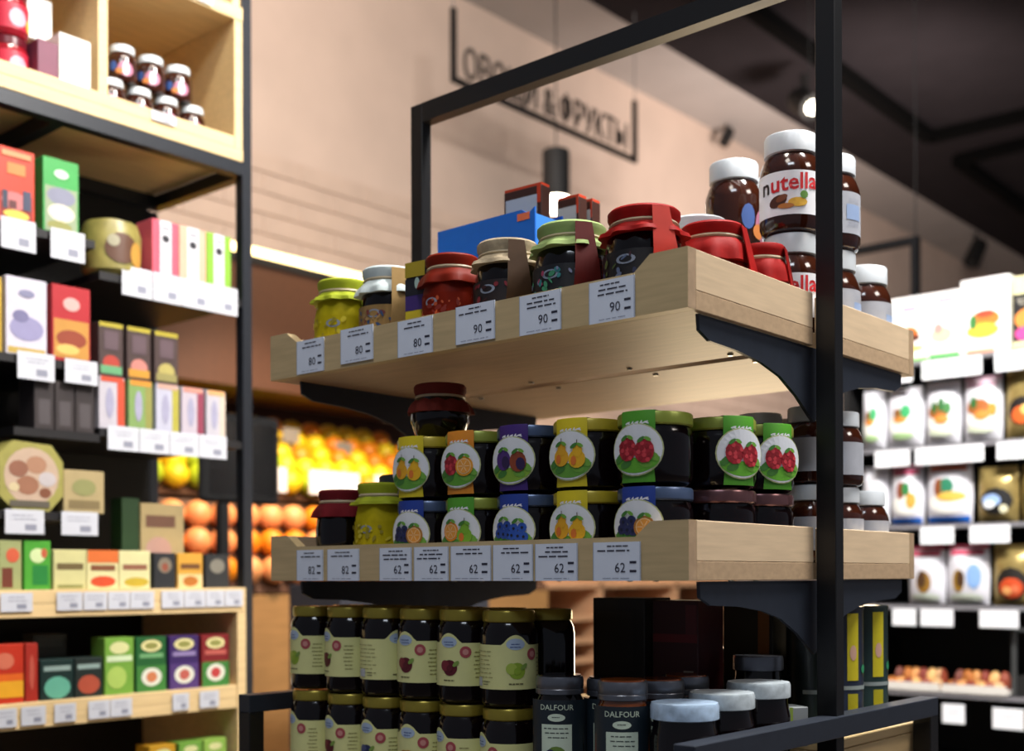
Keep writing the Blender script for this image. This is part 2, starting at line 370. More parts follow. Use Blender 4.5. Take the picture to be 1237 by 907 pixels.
# ------------------------------------------------------------------ product builders
def ridge(a, z): return 1+.006*math.cos(36*a)
def jam_jar(x, y, z, rz, lid, strap, fruits, label, badge=True, strapless=False, group='fruit jam jars on the lower island shelf', hh=.094):
    """wide low jam jar; fruits = (left, right) colours on the round badge"""
    t = thing('jam_jar', label, 'jam jar', (x, y, z), rz, group); R = .049
    link('glass_body', cached('jb%g' % hh, lambda: MB().lathe([(.0, .001), (.040, .001), (.046, .005), (R, .014), (R, hh-.032), (.0475, hh-.024), (.0445, hh-.018), (.0445, hh-.004)], glassdark, 36).mesh('b')), t)
    link('lid', cached(('jl', lid, hh), lambda: MB().lathe([(.047, hh-.017), (.0485, hh-.015), (.0485, hh-.003), (.047, hh-.0005), (.043, hh), (.041, hh-.0012), (.0, hh-.0012)], lid, 72, fr=lambda a, z: ridge(a, z) if hh-.016 < z < hh-.002 else 1).mesh('l')), t)
    if strapless: return t
    def strapm():
        mb = MB(); R1 = .0500; hw = .0250; pts = []
        # centre line: across the lid top, over the rim and down the front
        vs = []; fs = []; N = 6
        path = [('t', .046), ('t', .02), ('t', -.02), ('t', -.047), ('s', hh-.001), ('s', hh-.02), ('s', hh-.034), ('s', .03), ('s', .004)]
        path = [('s2', hh-.030), ('s2', hh-.004)]+path
        for kind, q in path:
            wd = hw*(.92 if kind != 's' else (1 if q > .05 else .9 if q > .02 else 1.0))
            for i in range(N+1):
                u = -wd+2*wd*i/N
                if kind == 't': vs.append((u, q, hh+.0009) if abs(q) < .045 else (u, math.copysign(math.sqrt(max(1e-6, .0495**2-u*u)), q), hh+.0006))
                elif kind == 's': a = u/R1; vs.append((R1*math.sin(a), -R1*math.cos(a), q))
                else: a = u/R1; vs.append((R1*math.sin(a), R1*math.cos(a), q))
        for j in range(len(path)-1):
            for i in range(N): a = j*(N+1)+i; fs.append((a, a+N+1, a+N+2, a+1))
        mb.add(vs, fs, strap); return mb.mesh('s')
    link('paper_strap', cached(('js', strap, hh), strapm), t)
    def badgem():
        mb = MB(); Rc = .085
        Sf = lambda u, v, off=0: Vector(((Rc+off)*math.sin(u/Rc), Rc-.0518-(Rc+off)*math.cos(u/Rc), v+.045))
        (k1, f1), (k2, f2), leaf = fruits; rnd = random.Random(str(k1)+str(k2)); gr = C('#3f7a2e'); lg = C('#6ea63a')
        mb.ell(Sf, 0, 0, .0375, .0335, C('#b9bf8c'), 0, 26, 4); mb.ell(Sf, 0, 0, .0358, .032, C('#dfe3ea'), .0004, 26, 4)
        mb.ell(Sf, 0, -.010, .0325, .0195, leaf, .0007, 20, 3, a0=PI, a1=2*PI)
        for a, x, y in ((.7, -.024, -.010), (-.6, .024, -.009), (.3, -.014, -.018), (-.2, .014, -.018)): mb.ell(Sf, x, y, .009, .005, gr if a > 0 else lg, .0009+abs(a)*.0003, 10, 2, ang=a)
        def fruit_(kd, c, x, y, q, off):
            if kd == 'berry':
                mb.ell(Sf, x, y, .0125*q, .0145*q, c, off, 14, 2)
                for i in range(11):
                    a = i*2.4; r = .0038*math.sqrt(i)*q; mb.ell(Sf, x+r*math.cos(a)*.9, y+r*math.sin(a), .0030*q, .0030*q, C(('#c93a44', '#8f1420')[i % 2] if f1 is f2 or 1 else '#fff'), off+.0003+i*.00002, 6, 1)
            elif kd == 'blue':
                for dx, dy in ((-.006, .004), (.006, .005), (0, -.006), (-.009, -.005), (.008, -.007)): mb.ell(Sf, x+dx*q, y+dy*q, .0065*q, .0065*q, c, off+dx*.01+.0002, 10, 2); mb.ell(Sf, x+dx*q, y+dy*q, .002*q, .002*q, C('#141a33'), off+.0008, 6, 1)
            elif kd == 'slice':
                mb.ell(Sf, x, y, .0135*q, .0135*q, c, off, 16, 2); mb.ell(Sf, x, y, .0108*q, .0108*q, C('#f0c890'), off+.0003, 14, 1); mb.ell(Sf, x, y, .0095*q, .0095*q, C('#e59a3c'), off+.0005, 14, 1)
                for i in range(6): mb.ell(Sf, x+.0048*q*math.cos(i*1.047), y+.0048*q*math.sin(i*1.047), .0046*q, .0007, C('#f0c890'), off+.0007, 6, 1, ang=i*1.047)
            elif kd == 'pear':
                mb.ell(Sf, x, y-.003*q, .0115*q, .0115*q, c, off, 14, 2); mb.ell(Sf, x+.001, y+.008*q, .0065*q, .009*q, c, off+.0002, 12, 2); mb.ell(Sf, x-.004*q, y-.005*q, .004*q, .006*q, C('#d8742a'), off+.0004, 8, 1)
                mb.rect(Sf, x, x+.0012, y+.015*q, y+.021*q, C('#4a3a20'), off+.0004)
            else:
                mb.ell(Sf, x, y, .012*q, .0135*q, c, off, 16, 2, ang=.2); mb.ell(Sf, x+.004*q, y-.003*q, .0065*q, .0085*q, C('#2a1648'), off+.0003, 10, 1, ang=.2)
            mb.ell(Sf, x-.004, y+.0135*q, .006, .0026, gr, off+.0009, 8, 1, ang=.6); mb.ell(Sf, x+.005, y+.014*q, .005, .0024, lg, off+.001, 8, 1, ang=-.5)
        fruit_(k1, f1, -.0115, .001, 1.05, .0016); fruit_(k2, f2, .0125, -.002, 1.05, .0022)
        St = cyl(.0508, .044)   # white script flourish on the strap above the badge
        for x, y, r, a in ((-.012, .0350, .0042, .3), (-.005, .0345, .0034, .9), (.001, .035, .0038, .4), (.007, .0348, .0034, 1.0), (.013, .0352, .004, .3)): mb.ell(St, x, y, r, .0011, C('#e8e8f0'), .0009, 8, 1, ang=a); mb.ell(St, x+.002, y-.001, r*.7, .0009, C('#e8e8f0'), .001, 8, 1, ang=-a)
        mb.ell(St, .001, .0318, .016, .0009, C('#e8e8f0'), .0009, 14, 1, ang=-.06)
        return mb.mesh('bd', smooth=0)
    if badge: link('round_badge', cached(('jd', fruits), badgem), t)
    return t

def stext(mb, S, t, cx, cy, h, m, off=.0008, sx=1): mb.text(S, t, cx, cy, h, m, off, sx)

def spread_jar(x, y, z, rz, label, h=.147, r=.046, side=False, nolabel=False, group='chocolate spread jars at the right end of the top shelf', front=True):
    t = thing('spread_jar', label, 'spread jar', (x, y, z), rz, group); s = h/.153; q = r/.046
    link('glass_body', cached(('sb', h, r), lambda: MB().lathe([(0, .001), (.036*q, .001), (.042*q, .005*s), (.0455*q, .015*s), (.0455*q, .093*s), (.044*q, .102*s), (.040*q, .113*s), (.036*q, .120*s), (.034*q, .124*s), (.034*q, .15*s)], glassbrown, 32).mesh('b')), t)
    link('lid', cached(('sl', h, r), lambda: MB().lathe([(.036*q, .122*s), (.0385*q, .1235*s), (.0385*q, .150*s), (.037*q, .153*s), (0, .153*s)], whitelid, 64, fr=lambda a, z: 1+.008*math.cos(32*a) if .122*s < z < .151*s else 1).mesh('l')), t)
    def lab():
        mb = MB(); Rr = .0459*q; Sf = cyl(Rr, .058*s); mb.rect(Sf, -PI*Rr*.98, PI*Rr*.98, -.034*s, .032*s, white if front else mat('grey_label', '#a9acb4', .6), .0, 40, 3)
        if front:
            for w_i, (tx, cc) in enumerate((('n', C('#1d1a1a')), ('utella', C('#cf1f26')))):
                hh_ = .0245*s; k_ = hh_/.72; wn = max(v[0] for v in text2d('n', .02)[0])*2*k_; wu_ = max(v[0] for v in text2d('utella', .02)[0])*2*k_; tot = wn+wu_+.0015
                cx_ = (-tot/2+wn/2 if w_i == 0 else -tot/2+wn+.0015+wu_/2)
                vs_, fs_2 = text2d(tx, .02); mb.add([Sf(cx_+a*k_, .003*s+b*k_+(cx_+a*k_)*.06, .0006) for a, b in vs_], fs_2, cc)
            mb.ell(Sf, -.016*q, -.013*s, .014*q, .009*s, C('#4a2412'), .0005, 14, 2, ang=.3); mb.ell(Sf, -.010*q, -.009*s, .009*q, .005*s, C('#7a3f1c'), .0008, 12, 2, ang=.4)
            mb.ell(Sf, .013*q, -.016*s, .014*q, .007*s, C('#e3b13a'), .0007, 14, 2); mb.ell(Sf, -.004*q, -.021*s, .012*q, .004*s, C('#b8722c'), .0009, 12, 2)
            mb.ell(Sf, .022*q, -.005*s, .006*q, .006*s, C('#5f8f3a'), .0009, 10, 2)
        mb.rect(Sf, .055*q, .085*q, -.012*s, .012*s, C('#8ea4c8'), .0005, 6, 1); mb.lines(Sf, .07*q, .02*s, .03*q, 2, .004, C('#9aa0b0'), .0006, .001)
        mb.lines(Sf, .07*q, -.016*s, .03*q, 3, .003, C('#9aa0b0'), .0006, .001)
        return mb.mesh('lab', smooth=.6)
    if not nolabel: link('paper_label', cached(('slab', h, r, front), lab), t)
    else: link('paper_label', cached(('slab2', h, r), lambda: MB().ell(cyl(.0459*q, .05*s), 0, 0, .026*q, .03*s, C('#b0708a'), 0, 14, 3).ell(cyl(.0459*q, .05*s), .0, 0, .009*q, .026*s, white, .0006, 12, 3).ell(cyl(.0459*q, .05*s), -.04*q, .01*s, .012*q, .02*s, C('#3a5a9a'), .0006, 12, 3).ell(cyl(.0459*q, .05*s), -.02*q, -.012*s, .012*q, .012*s, C('#c87a3a'), .0009, 12, 3).mesh('l')), t)
    return t

def preserve_jar(x, y, z, rz, label, fruit, hh=.136, group='cream-labelled preserve jars at the bottom of the island', dark=False):
    t = thing('preserve_jar', label, 'preserve jar', (x, y, z), rz, group); R = .041
    link('glass_body', cached('pb', lambda: MB().lathe([(0, .001), (.035, .001), (.040, .006), (R, .012), (R, .100), (.0395, .110), (.036, .117), (.0345, .120), (.0345, .133)], glassdark, 32).mesh('b')), t)
    link('lid', cached('pl', lambda: MB().lathe([(.036, .119), (.0372, .1205), (.0372, .133), (.0355, .1355), (.032, .1355), (.031, .1345), (0, .1345)], gold, 60, fr=lambda a, z: 1+.006*math.cos(30*a) if .12 < z < .134 else 1).mesh('l')), t)
    def lab():
        mb = MB(); Sf = cyl(R+.0004); cream = mat('cream_label', '#dadb98', .6, noise=.03)
        def top(u): return .088+(.014*math.cos(max(-PI/2, min(PI/2, u/.016*1.35)))**.8 if abs(u) < .018 else 0)
        mb.rect(Sf, -R*PI*.97, R*PI*.97, .026, .088, cream, 0, 60, 2, top=top)
        mb.ell(Sf, 0, .089, .0135, .008, C('#a9bdd6'), .0004, 16, 2); mb.lines(Sf, 0, .0885, .018, 2, .004, C('#4a5f94'), .0008, .0012)
        f, lf = fruit
        if f:
            mb.ell(Sf, .002, .052, .012, .0115, f, .0005, 16, 2)
            mb.ell(Sf, -.006, .055, .008, .008, lf, .0008, 12, 2, ang=.6); mb.ell(Sf, .002, .0515, .005, .005, f, .0011, 10, 1)
            mb.ell(Sf, .012, .058, .006, .003, C('#7d9c46'), .0011, 10, 2, ang=.7)
        mb.ell(Sf, .026, .075, .0085, .0085, C('#a84a50'), .0006, 14, 2); mb.ell(Sf, .026, .075, .0045, .0045, C('#c98a84'), .0010, 10, 1)
        mb.lines(Sf, .046, .074, .018, 7, .006, C('#8a8650'), .0006, .0014); mb.lines(Sf, 0, .033, .024, 1, .003, C('#5c5a38'), .0006, .0018)
        mb.lines(Sf, -.055, .078, .045, 8, .006, C('#a2a06a'), .0006, .0012)
        mb.rect(Sf, -.07, -.055, .03, .042, C('#b4bac0'), .0008, 4, 1); mb.lines(Sf, -.046, .036, .012, 2, .004, C('#555540'), .001, .0012)
        return mb.mesh('lab', smooth=.6)
    if not dark: link('paper_label', cached(('plab', fruit), lab), t)
    return t

def cloth_jar(x, y, z, rz, label, cap, labelcols, r=.05, h=.135, ribbon=None, body=glassdark, name='clothcap_jar', group='gift jars with cloth caps along the top shelf', skirt=.032, top=None):
    t = thing(name, label, 'gift jar', (x, y, z), rz, group); nr = r*.8
    MB().lathe([(0, .001), (r*.72, .001), (r*.86, .007), (r*.96, .022), (r*1.0, h*.32), (r*1.0, h*.46), (r*.97, h*.58), (r*.9, h*.70), (nr, h*.8), (nr, h-.012)], body, 32).build('glass_body', t)
    ph = random.uniform(0, 6); k = random.choice((7, 9, 11))
    wav = lambda a, zz: 1+(.07*math.sin(k*a+ph)+.03*math.sin(3*a+ph*2)) * max(0, min(1, (h-.02-zz)/skirt)) if zz < h-.018 else 1
    c = MB().lathe([(r*1.10, h-.022-skirt), (r*1.06, h-.022-skirt*.6), (r*1.0, h-.03), (nr*1.03, h-.021), (nr*1.03, h-.018), (nr*1.12, h-.010), (nr*1.12, h-.003), (nr*1.05, h), (0, h+.002)], cap, 60, fr=wav)
    co_ = c.build('cloth_cap', t)
    MB().lathe([(nr*1.05, h-.022), (nr*1.09, h-.0195), (nr*1.05, h-.017)], top or C('#b9a888'), 32).build('tie_string', t)
    if labelcols:
        mb = MB(); Sf = cyl(r+.0005, h*.33); rnd = random.Random(int(x*1000))
        mb.rect(Sf, -r*1.1, r*1.1, -h*.20, h*.20, labelcols[0], 0, 16, 2)
        mb.ell(Sf, 0, h*.10, r*.26, h*.05, C('#8a94a8'), .0005, 14, 2); mb.ell(Sf, 0, h*.10, r*.17, h*.033, labelcols[0], .0008, 12, 2)
        for i in range(34):
            mb.ell(Sf, rnd.uniform(-r, r), rnd.uniform(-h*.19, h*.15), rnd.uniform(.0015, .006), rnd.uniform(.0012, .004), rnd.choice(labelcols[1:]), .0009+.00005*i, 8, 1, ang=rnd.uniform(0, 3))
        mb.build('printed_label', t, smooth=.6)
    if ribbon:
        mb = MB(); a = .9
        vs = []
        for j in range(7):
            q = j/6; rr = nr*1.12+(r*1.22-nr*1.12)*min(1, q*1.4)+.003; zz = h-.004-q*h*.72; ww = .012+.008*q
            for sgn in (-1, 1):
                aa = a+sgn*ww/rr; vs.append((rr*math.sin(aa), -rr*math.cos(aa), zz))
            for sgn in (1, -1):
                aa = a+sgn*ww/rr; vs.append(((rr-.0015)*math.sin(aa), -(rr-.0015)*math.cos(aa), zz))
        fs = []
        for j in range(6):
            for i in range(4): fs.append((j*4+i, j*4+(i+1) % 4, j*4+4+(i+1) % 4, j*4+4+i))
        fs += [(0, 3, 2, 1), (24, 25, 26, 27)]
        mb.add(vs, fs, ribbon); mb.build('ribbon', t)
    return t

def carton(name, label, cat, loc, rz, w_, d_, h_, base, prints=(), group=None, side=None, b=.0012, top=None):
    """box with front face on local -Y; prints in 0..1 face coordinates"""
    t = thing(name, label, cat, loc, rz, group)
    mb = MB(); mb.box(-w_/2, w_/2, -d_/2, d_/2, 0, h_, base, b=b); mb.build('box_body', t, smooth=0)
    if prints:
        mb = MB(); Sf = flat(-d_/2); k = 0; rnd = random.Random(int(1000*(loc[0]+loc[1]*3+loc[2]*7)))
        for p in prints:
            k += 1; off = .0003+.00025*k
            U = lambda u: (u-.5)*w_*.97; V = lambda v: v*h_
            if p[0] == 'r': mb.rect(Sf, U(p[1]), U(p[3]), V(p[2]), V(p[4]), p[5], off)
            elif p[0] == 'e': mb.ell(Sf, U(p[1]), V(p[2]), p[3]*w_, p[4]*h_, p[5], off, 14, 1, ang=p[6] if len(p) > 6 else 0)
            elif p[0] == 'l': mb.lines(Sf, U(p[1]), V(p[2]), p[3]*w_, p[4], p[5]*h_, p[6], off, .012*h_+.0008, rnd)
            elif p[0] == 't': mb.text(Sf, p[1], U(p[2]), V(p[3]), p[4]*h_, p[5], off)
        mb.build('front_print', t, smooth=0)
    if top: MB().box(-w_/2+.001, w_/2-.001, -d_/2+.001, d_/2-.001, h_, h_+.004, top).build('flap', t, smooth=0)
    return t

# ------------------------------------------------------------------ lower island shelf: fruit jam jars
Zs = .0245
yel, orn, pur, grn, blu = C('#d8c41c', .45), C('#dd8a22', .45), C('#3d1f72', .45), C('#4f9a26', .45), C('#1d3b94', .45)
yl = mat('yellow_lid', '#b8a52c', .35, metal=.2); gl = mat('green_gold_lid', '#8f9a3c', .35, metal=.3); bl = mat('blue_grey_lid', '#4b5c7c', .3, metal=.4)
F_y = (('pear', C('#e0a51d')), ('pear', C('#e5b01c')), C('#5f9a35')); F_o = (('berry', C('#a82030')), ('slice', C('#e0961e')), C('#5a9a2e')); F_p = (('plum', C('#4a2875')), ('plum', C('#8a3d20')), C('#7fa832'))
F_g = (('berry', C('#a81c2c')), ('berry', C('#a81c2c')), C('#5ea62a')); F_b = (('blue', C('#232a57')), ('slice', C('#b0742a')), C('#3f8a3a')); F_b2 = (('blue', C('#24489e')), ('blue', C('#2a55b4')), C('#4c9438')); F_s = (('slice', C('#e58a1a')), ('pear', C('#7ab02c')), C('#4c9438'))
xs = [-.502, -.400, -.299, -.197, -.090]
y0 = .062
for (x, lid, st, fr_, lb) in zip(xs, (bl, gl, bl, yl, bl), (blu, grn, blu, yel, blu), (F_b, F_s, F_b2, F_y, F_b),
        ('jam jar with blue strap and dark berry badge, leftmost of the lower tier', 'jam jar with green strap and orange slice badge in the lower tier',
         'jam jar with blue strap and blueberry badge in the middle of the lower tier', 'yellow-strapped jam jar with pear badge in the lower tier',
         'jam jar with blue strap and blackcurrant badge at the tray corner')):
    jam_jar(x, y0, Zs, .1, lid, st, fr_, lb)
for (x, lid, st, fr_, lb) in zip(xs, (yl, gl, bl, yl, gl), (yel, orn, pur, yel, grn), (F_y, F_o, F_p, F_y, F_g),
        ('yellow-strapped jam jar leftmost in the upper tier', 'orange-strapped jam jar with red and orange fruit badge',
         'purple-strapped jam jar with plum badge', 'yellow-strapped jam jar with yellow fruit badge right of the purple one',
         'green-strapped jam jar with two red berries badge, nearest corner of the upper tier')):
    jam_jar(x, y0, Zs+.0955, .1, lid, st, fr_, lb)
sd = [(-.058, .166), (-.058, .270)]
jam_jar(-.058, .166, Zs+.0955, math.radians(66), gl, grn, F_g, 'green-strapped raspberry badge jar second from the corner along the side')
jam_jar(-.058, .270, Zs+.0955, math.radians(66), gl, grn, F_g, 'green-strapped raspberry badge jar beside the post along the side')
for (x, y), lb in zip(sd, ('dark jar with reddish silver lid under the second raspberry jar', 'dark jar with reddish silver lid under the raspberry jar beside the post')):
    jam_jar(x, y, Zs, 0, redsilver, grn, F_g, lb, strapless=True)
for i, x in enumerate((-.40, -.299, -.197, -.165)):
    if i == 3: continue
    for zt in (0, .0955):
        jam_jar(x, .166, Zs+zt, 0, (gl, yl, redsilver)[i], grn, F_g, 'plain dark jam jar in the second row behind the badge jars', strapless=True)
jam_jar(-.165, .268, Zs, 0, redsilver, grn, F_g, 'plain dark jam jar in the back row beneath the brown-lidded jar', strapless=True)
jam_jar(-.165, .268, Zs+.0955, 0, redsilver, grn, F_g, 'brown-lidded jar in the back row behind the raspberry jars', strapless=True)
# gift jars at the left end of the lower shelf
maroon = mat('maroon_cloth', '#6d1b22', .8, noise=.12, bump=.3); yellowcloth = mat('yellow_wrap', '#b5a514', .6, noise=.15, scale=25)
cloth_jar(-.708, .066, Zs, .3, 'dark jar with maroon cloth cap at the left end of the lower tray', maroon, None, r=.043, h=.122, group='gift jars at the left of the lower shelf', skirt=.022)
cloth_jar(-.608, .062, Zs, .2, 'jar wrapped in yellow paper beside the maroon-capped jar', mat('lime_cap', '#9aa52a', .6), (yellowcloth, C('#8f8420'), C('#c9bb30')), r=.043, h=.128, body=yellowcloth, group='gift jars at the left of the lower shelf', skirt=.012)
cloth_jar(-.66, .17, Zs, .2, 'jar with grey-green cloth cap behind the yellow-wrapped jar', mat('grey_cloth', '#565c5c', .7, noise=.1), None, r=.055, h=.150, group='gift jars at the left of the lower shelf', skirt=.045)
cloth_jar(-.502, .085, Zs+.192, 0, 'jar with dull red cloth cap standing on top of the yellow-strapped jars', mat('dull_red_cloth', '#6e2a22', .8, noise=.15), None, r=.045, h=.082, group='gift jars at the left of the lower shelf', skirt=.022)
# small hazelnut jars on the rear tray beside the post
k = 0
for y, n in ((.412, 2), (.498, 2), (.590, 1), (.640, 1)):
    for q in range(n):
        if y == .640: continue
        k += 1
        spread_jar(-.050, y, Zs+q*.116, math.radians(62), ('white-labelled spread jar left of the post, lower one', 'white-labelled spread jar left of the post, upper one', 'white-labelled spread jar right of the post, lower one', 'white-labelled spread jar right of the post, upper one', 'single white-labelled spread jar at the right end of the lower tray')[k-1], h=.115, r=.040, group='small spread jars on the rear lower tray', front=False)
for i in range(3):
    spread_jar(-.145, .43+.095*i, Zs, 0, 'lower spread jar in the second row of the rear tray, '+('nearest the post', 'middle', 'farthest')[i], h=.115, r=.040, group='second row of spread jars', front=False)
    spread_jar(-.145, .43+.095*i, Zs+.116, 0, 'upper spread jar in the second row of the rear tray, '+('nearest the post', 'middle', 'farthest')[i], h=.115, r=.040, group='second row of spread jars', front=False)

# ------------------------------------------------------------------ upper island shelf
Zt = H+.0245
red = mat('red_cloth', '#8e1210', .6, noise=.15, bump=.3); greenc = mat('sage_cloth', '#8fa468', .7, noise=.12, scale=25, bump=.3)
creamc = mat('cream_print_cloth', '#a99a80', .7, noise=.35, scale=60, bump=.3); whitec = mat('pale_blue_cap', '#c6d2d2', .5, noise=.1)
orred = mat('orange_red_wrap', '#741c0a', .5, noise=.2, scale=15)
darkL = C('#14161c'); conf = (darkL, C('#2f7f84'), C('#a33a5c'), C('#3f8f6a'), C('#7f86a8'))
cloth_jar(-.700, .062, Zt, .5, 'jar in yellow wrapping at the left end of the top shelf', mat('lime_cap', '#9aa52a', .6), (yellowcloth, C('#8f8420'), C('#cdbd20')), r=.046, h=.130, body=yellowcloth, skirt=.014)
cloth_jar(-.594, .064, Zt, .3, 'jar with pale blue lid and tan cloth beside the yellow jar', whitec, (mat('tan_cloth', '#93774c', .8, noise=.1), C('#6d2d2a'), C('#23406c'), C('#93774c')), r=.046, h=.132, ribbon=mat('tan_cloth', '#93774c', .8, noise=.1), skirt=.02)
sp = [('r', 0, 0, 1, .2, C('#1f6f52')), ('r', 0, .2, 1, .30, C('#5c1c1c')), ('r', 0, .30, 1, .42, C('#c7b420')), ('r', 0, .42, 1, .60, C('#3a2370')), ('r', 0, .60, 1, .8, C('#15151f')), ('e', .6, .74, .12, .07, C('#a8c0b8')), ('r', 0, .82, 1, 1, C('#a89420'))]
carton('striped_packet', 'slim packet striped green, yellow and purple between two gift jars', 'packet', (-.505, .05, Zt), .1, .040, .03, .125, C('#15151f'), sp)
cloth_jar(-.453, .062, Zt, 0, 'orange-red wrapped gift jar right of the striped packet', orred, (orred, C('#7a1c0c'), C('#b34a20')), r=.045, h=.126, body=orred, skirt=.022)
cloth_jar(-.345, .064, Zt, .1, 'dark jar with patterned cream cloth cap and red emblem', creamc, (C('#1c1012'), C('#7a1c28'), C('#3a1616'), C('#8a2430')), r=.049, h=.127, skirt=.014, ribbon=mat('brown_ribbon', '#3d2a1a', .6))
cloth_jar(-.228, .064, Zt, .1, 'colourful jar with sage green cloth cap', greenc, conf, r=.053, h=.128, skirt=.014, ribbon=mat('dark_red_ribbon', '#4a0f0c', .6))
cloth_jar(-.108, .064, Zt, .15, 'dark starry jar with bright red cloth cap at the tray corner', red, (C('#120f14'), C('#2a2f4f'), C('#4a5a2c'), C('#3a1a28'), C('#5c6a8a')), r=.053, h=.125, skirt=.014, ribbon=mat('bright_red_ribbon', '#9a2418', .5))
cloth_jar(-.075, .178, Zt, .9, 'all red wrapped jar behind the tray corner', red, (mat('brick_wrap', '#6e160e', .6, noise=.2), C('#9a3a22'), C('#4f120e')), r=.048, h=.124, body=mat('brick_wrap', '#6e160e', .6, noise=.2), ribbon=red)
cloth_jar(-.052, .272, Zt, 1.0, 'smaller red wrapped jar between the red jar and the spread jars', red, None, r=.036, h=.112, body=mat('brick_wrap', '#6e160e', .6, noise=.2), ribbon=red)
tb = cloth_jar(-.16, .27, Zt, 0, 'jar with broad white lid behind the red wrapped jars', whitelid, None, r=.052, h=.168, body=glassbrown, name='white_lid_jar', skirt=.004)
# blue tray box and tall white packets behind
bb = thing('blue_display_box', 'bright blue open display box behind the gift jars', 'display box', (-.502, .222, Zt), 0)
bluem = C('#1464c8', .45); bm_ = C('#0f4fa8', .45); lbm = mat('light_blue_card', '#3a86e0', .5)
MB().box(-.105, .105, -.035, .035, 0, .004, bluem).build('bottom', bb)
MB().prism([(-.105, .004), (.105, .004), (.105, .222), (.092, .214), (.078, .222), (-.105, .222)], -.035, -.032, bluem).build('front_panel', bb, smooth=0)
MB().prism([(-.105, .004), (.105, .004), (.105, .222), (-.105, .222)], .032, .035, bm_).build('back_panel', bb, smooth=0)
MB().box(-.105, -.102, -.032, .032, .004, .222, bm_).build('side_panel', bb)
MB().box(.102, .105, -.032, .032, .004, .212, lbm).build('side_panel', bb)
MB().box(.070, .095, -.0358, -.0352, .205, .216, C('#d8704a')).build('sticker', bb)
paleg = mat('silver_window', '#aeb6bd', .3, noise=.1, scale=8); brn = C('#3a1a10'); orr = C('#c23a14')
for i, (x, y, h_, w_) in enumerate(((-.490, .278, .288, .078), (-.462, .362, .286, .046), (-.458, .402, .288, .034))):
    carton('tall_box', ('tall silver and brown box, the tallest behind the blue box', 'tall silver box in front of the pendant lamp glow', 'small silver box with red edge, rightmost of the three')[i], 'box', (x, y, Zt), .05, w_, .024, h_, brn,
           [('r', .04, 0, .9, .95, paleg), ('r', .90, .9, 1, 1, orr), ('r', .9, .1, 1, .5, orr)], 'tall silver boxes on the top shelf', top=orr)
# chocolate spread jars
for y, lab in ((.372, 'left of'), (.497, 'right of'), (.612, None)):
    spread_jar(-.060, y, Zt, math.radians(24 if y < .4 else 8), ('bottom spread jar under the big lettered one left of the post' if lab == 'left of' else 'bottom spread jar just right of the post' if lab else 'last single spread jar at the right end of the top shelf'), front=(y < .4))
    if lab: spread_jar(-.060, y, Zt+.1475, math.radians(24 if y < .4 else -10), 'large spread jar with red and black lettering left of the post' if lab == 'left of' else 'upper spread jar with pale side label right of the post', front=(y < .4))
for (x, y, n, lb) in ((-.205, .455, 2, 'with orange and blue print, left of the lettered jar'), (-.215, .570, 2, 'mostly hidden behind the lettered jar')):
    for q in range(n):
        spread_jar(x, y, Zt+q*.155, math.radians(110), ('lower ' if q == 0 else 'upper ')+'spread jar '+lb, h=.1545, nolabel=True)

# ------------------------------------------------------------------ bottom level of the island
Zb = -.3148
cher = (C('#5c1420'), C('#7a2430')); goose = (C('#8fae32'), C('#a8bf4c')); none = (None, None); blk = (C('#2a3358'), C('#46527f')); apr = (C('#c99a3c'), C('#b8862c'))
px = [-.760, -.672, -.588, -.504, -.420, -.334]
tops = [(goose, -.15, 'gooseberry'), (cher, -.35, 'cherry half-turned'), (none, 1.25, 'back label'), (cher, .0, 'cherry'), (cher, .15, 'large cherry'), (goose, .95, 'green gooseberries')]
for i, (x, (f, a, n)) in enumerate(zip(px, tops)):
    preserve_jar(x, .052, Zb+.1375, a+.0, ['leftmost upper preserve jar with green fruit on its label', 'second upper preserve jar with its cherry label half turned', 'third upper preserve jar showing the plain back of its label',
                 'fourth upper preserve jar with cherry and round red seal', 'fifth upper preserve jar with centred cherry label', 'sixth upper preserve jar with large green gooseberries'][i], f)
lows = [(none, -.35), (cher, -.2), (blk, -.05), (apr, .1), (cher, -.4), (cher, -.5)]
for i, (x, (f, a)) in enumerate(zip(px, lows)):
    preserve_jar(x, .052, Zb, a, ['leftmost lower preserve jar cut by the frame edge', 'second lower preserve jar with cherry', 'third lower preserve jar with dark berries', 'fourth lower preserve jar with pale yellow fruit',
                 'fifth lower preserve jar, left of the last one', 'sixth lower preserve jar beside the faceted dark jars'][i], f)
ROWN_ = ['first', 'second', 'third', 'fourth', 'fifth', 'sixth']
for i, x in enumerate(px):
    for q in (0, 1):
        preserve_jar(x, .137, Zb+.1375*q, 0, 'gold-lidded preserve jar in the second row, '+('lower' if q == 0 else 'upper')+' one behind the '+ROWN_[i]+' cream label', none, group='second row of preserve jars', dark=True)


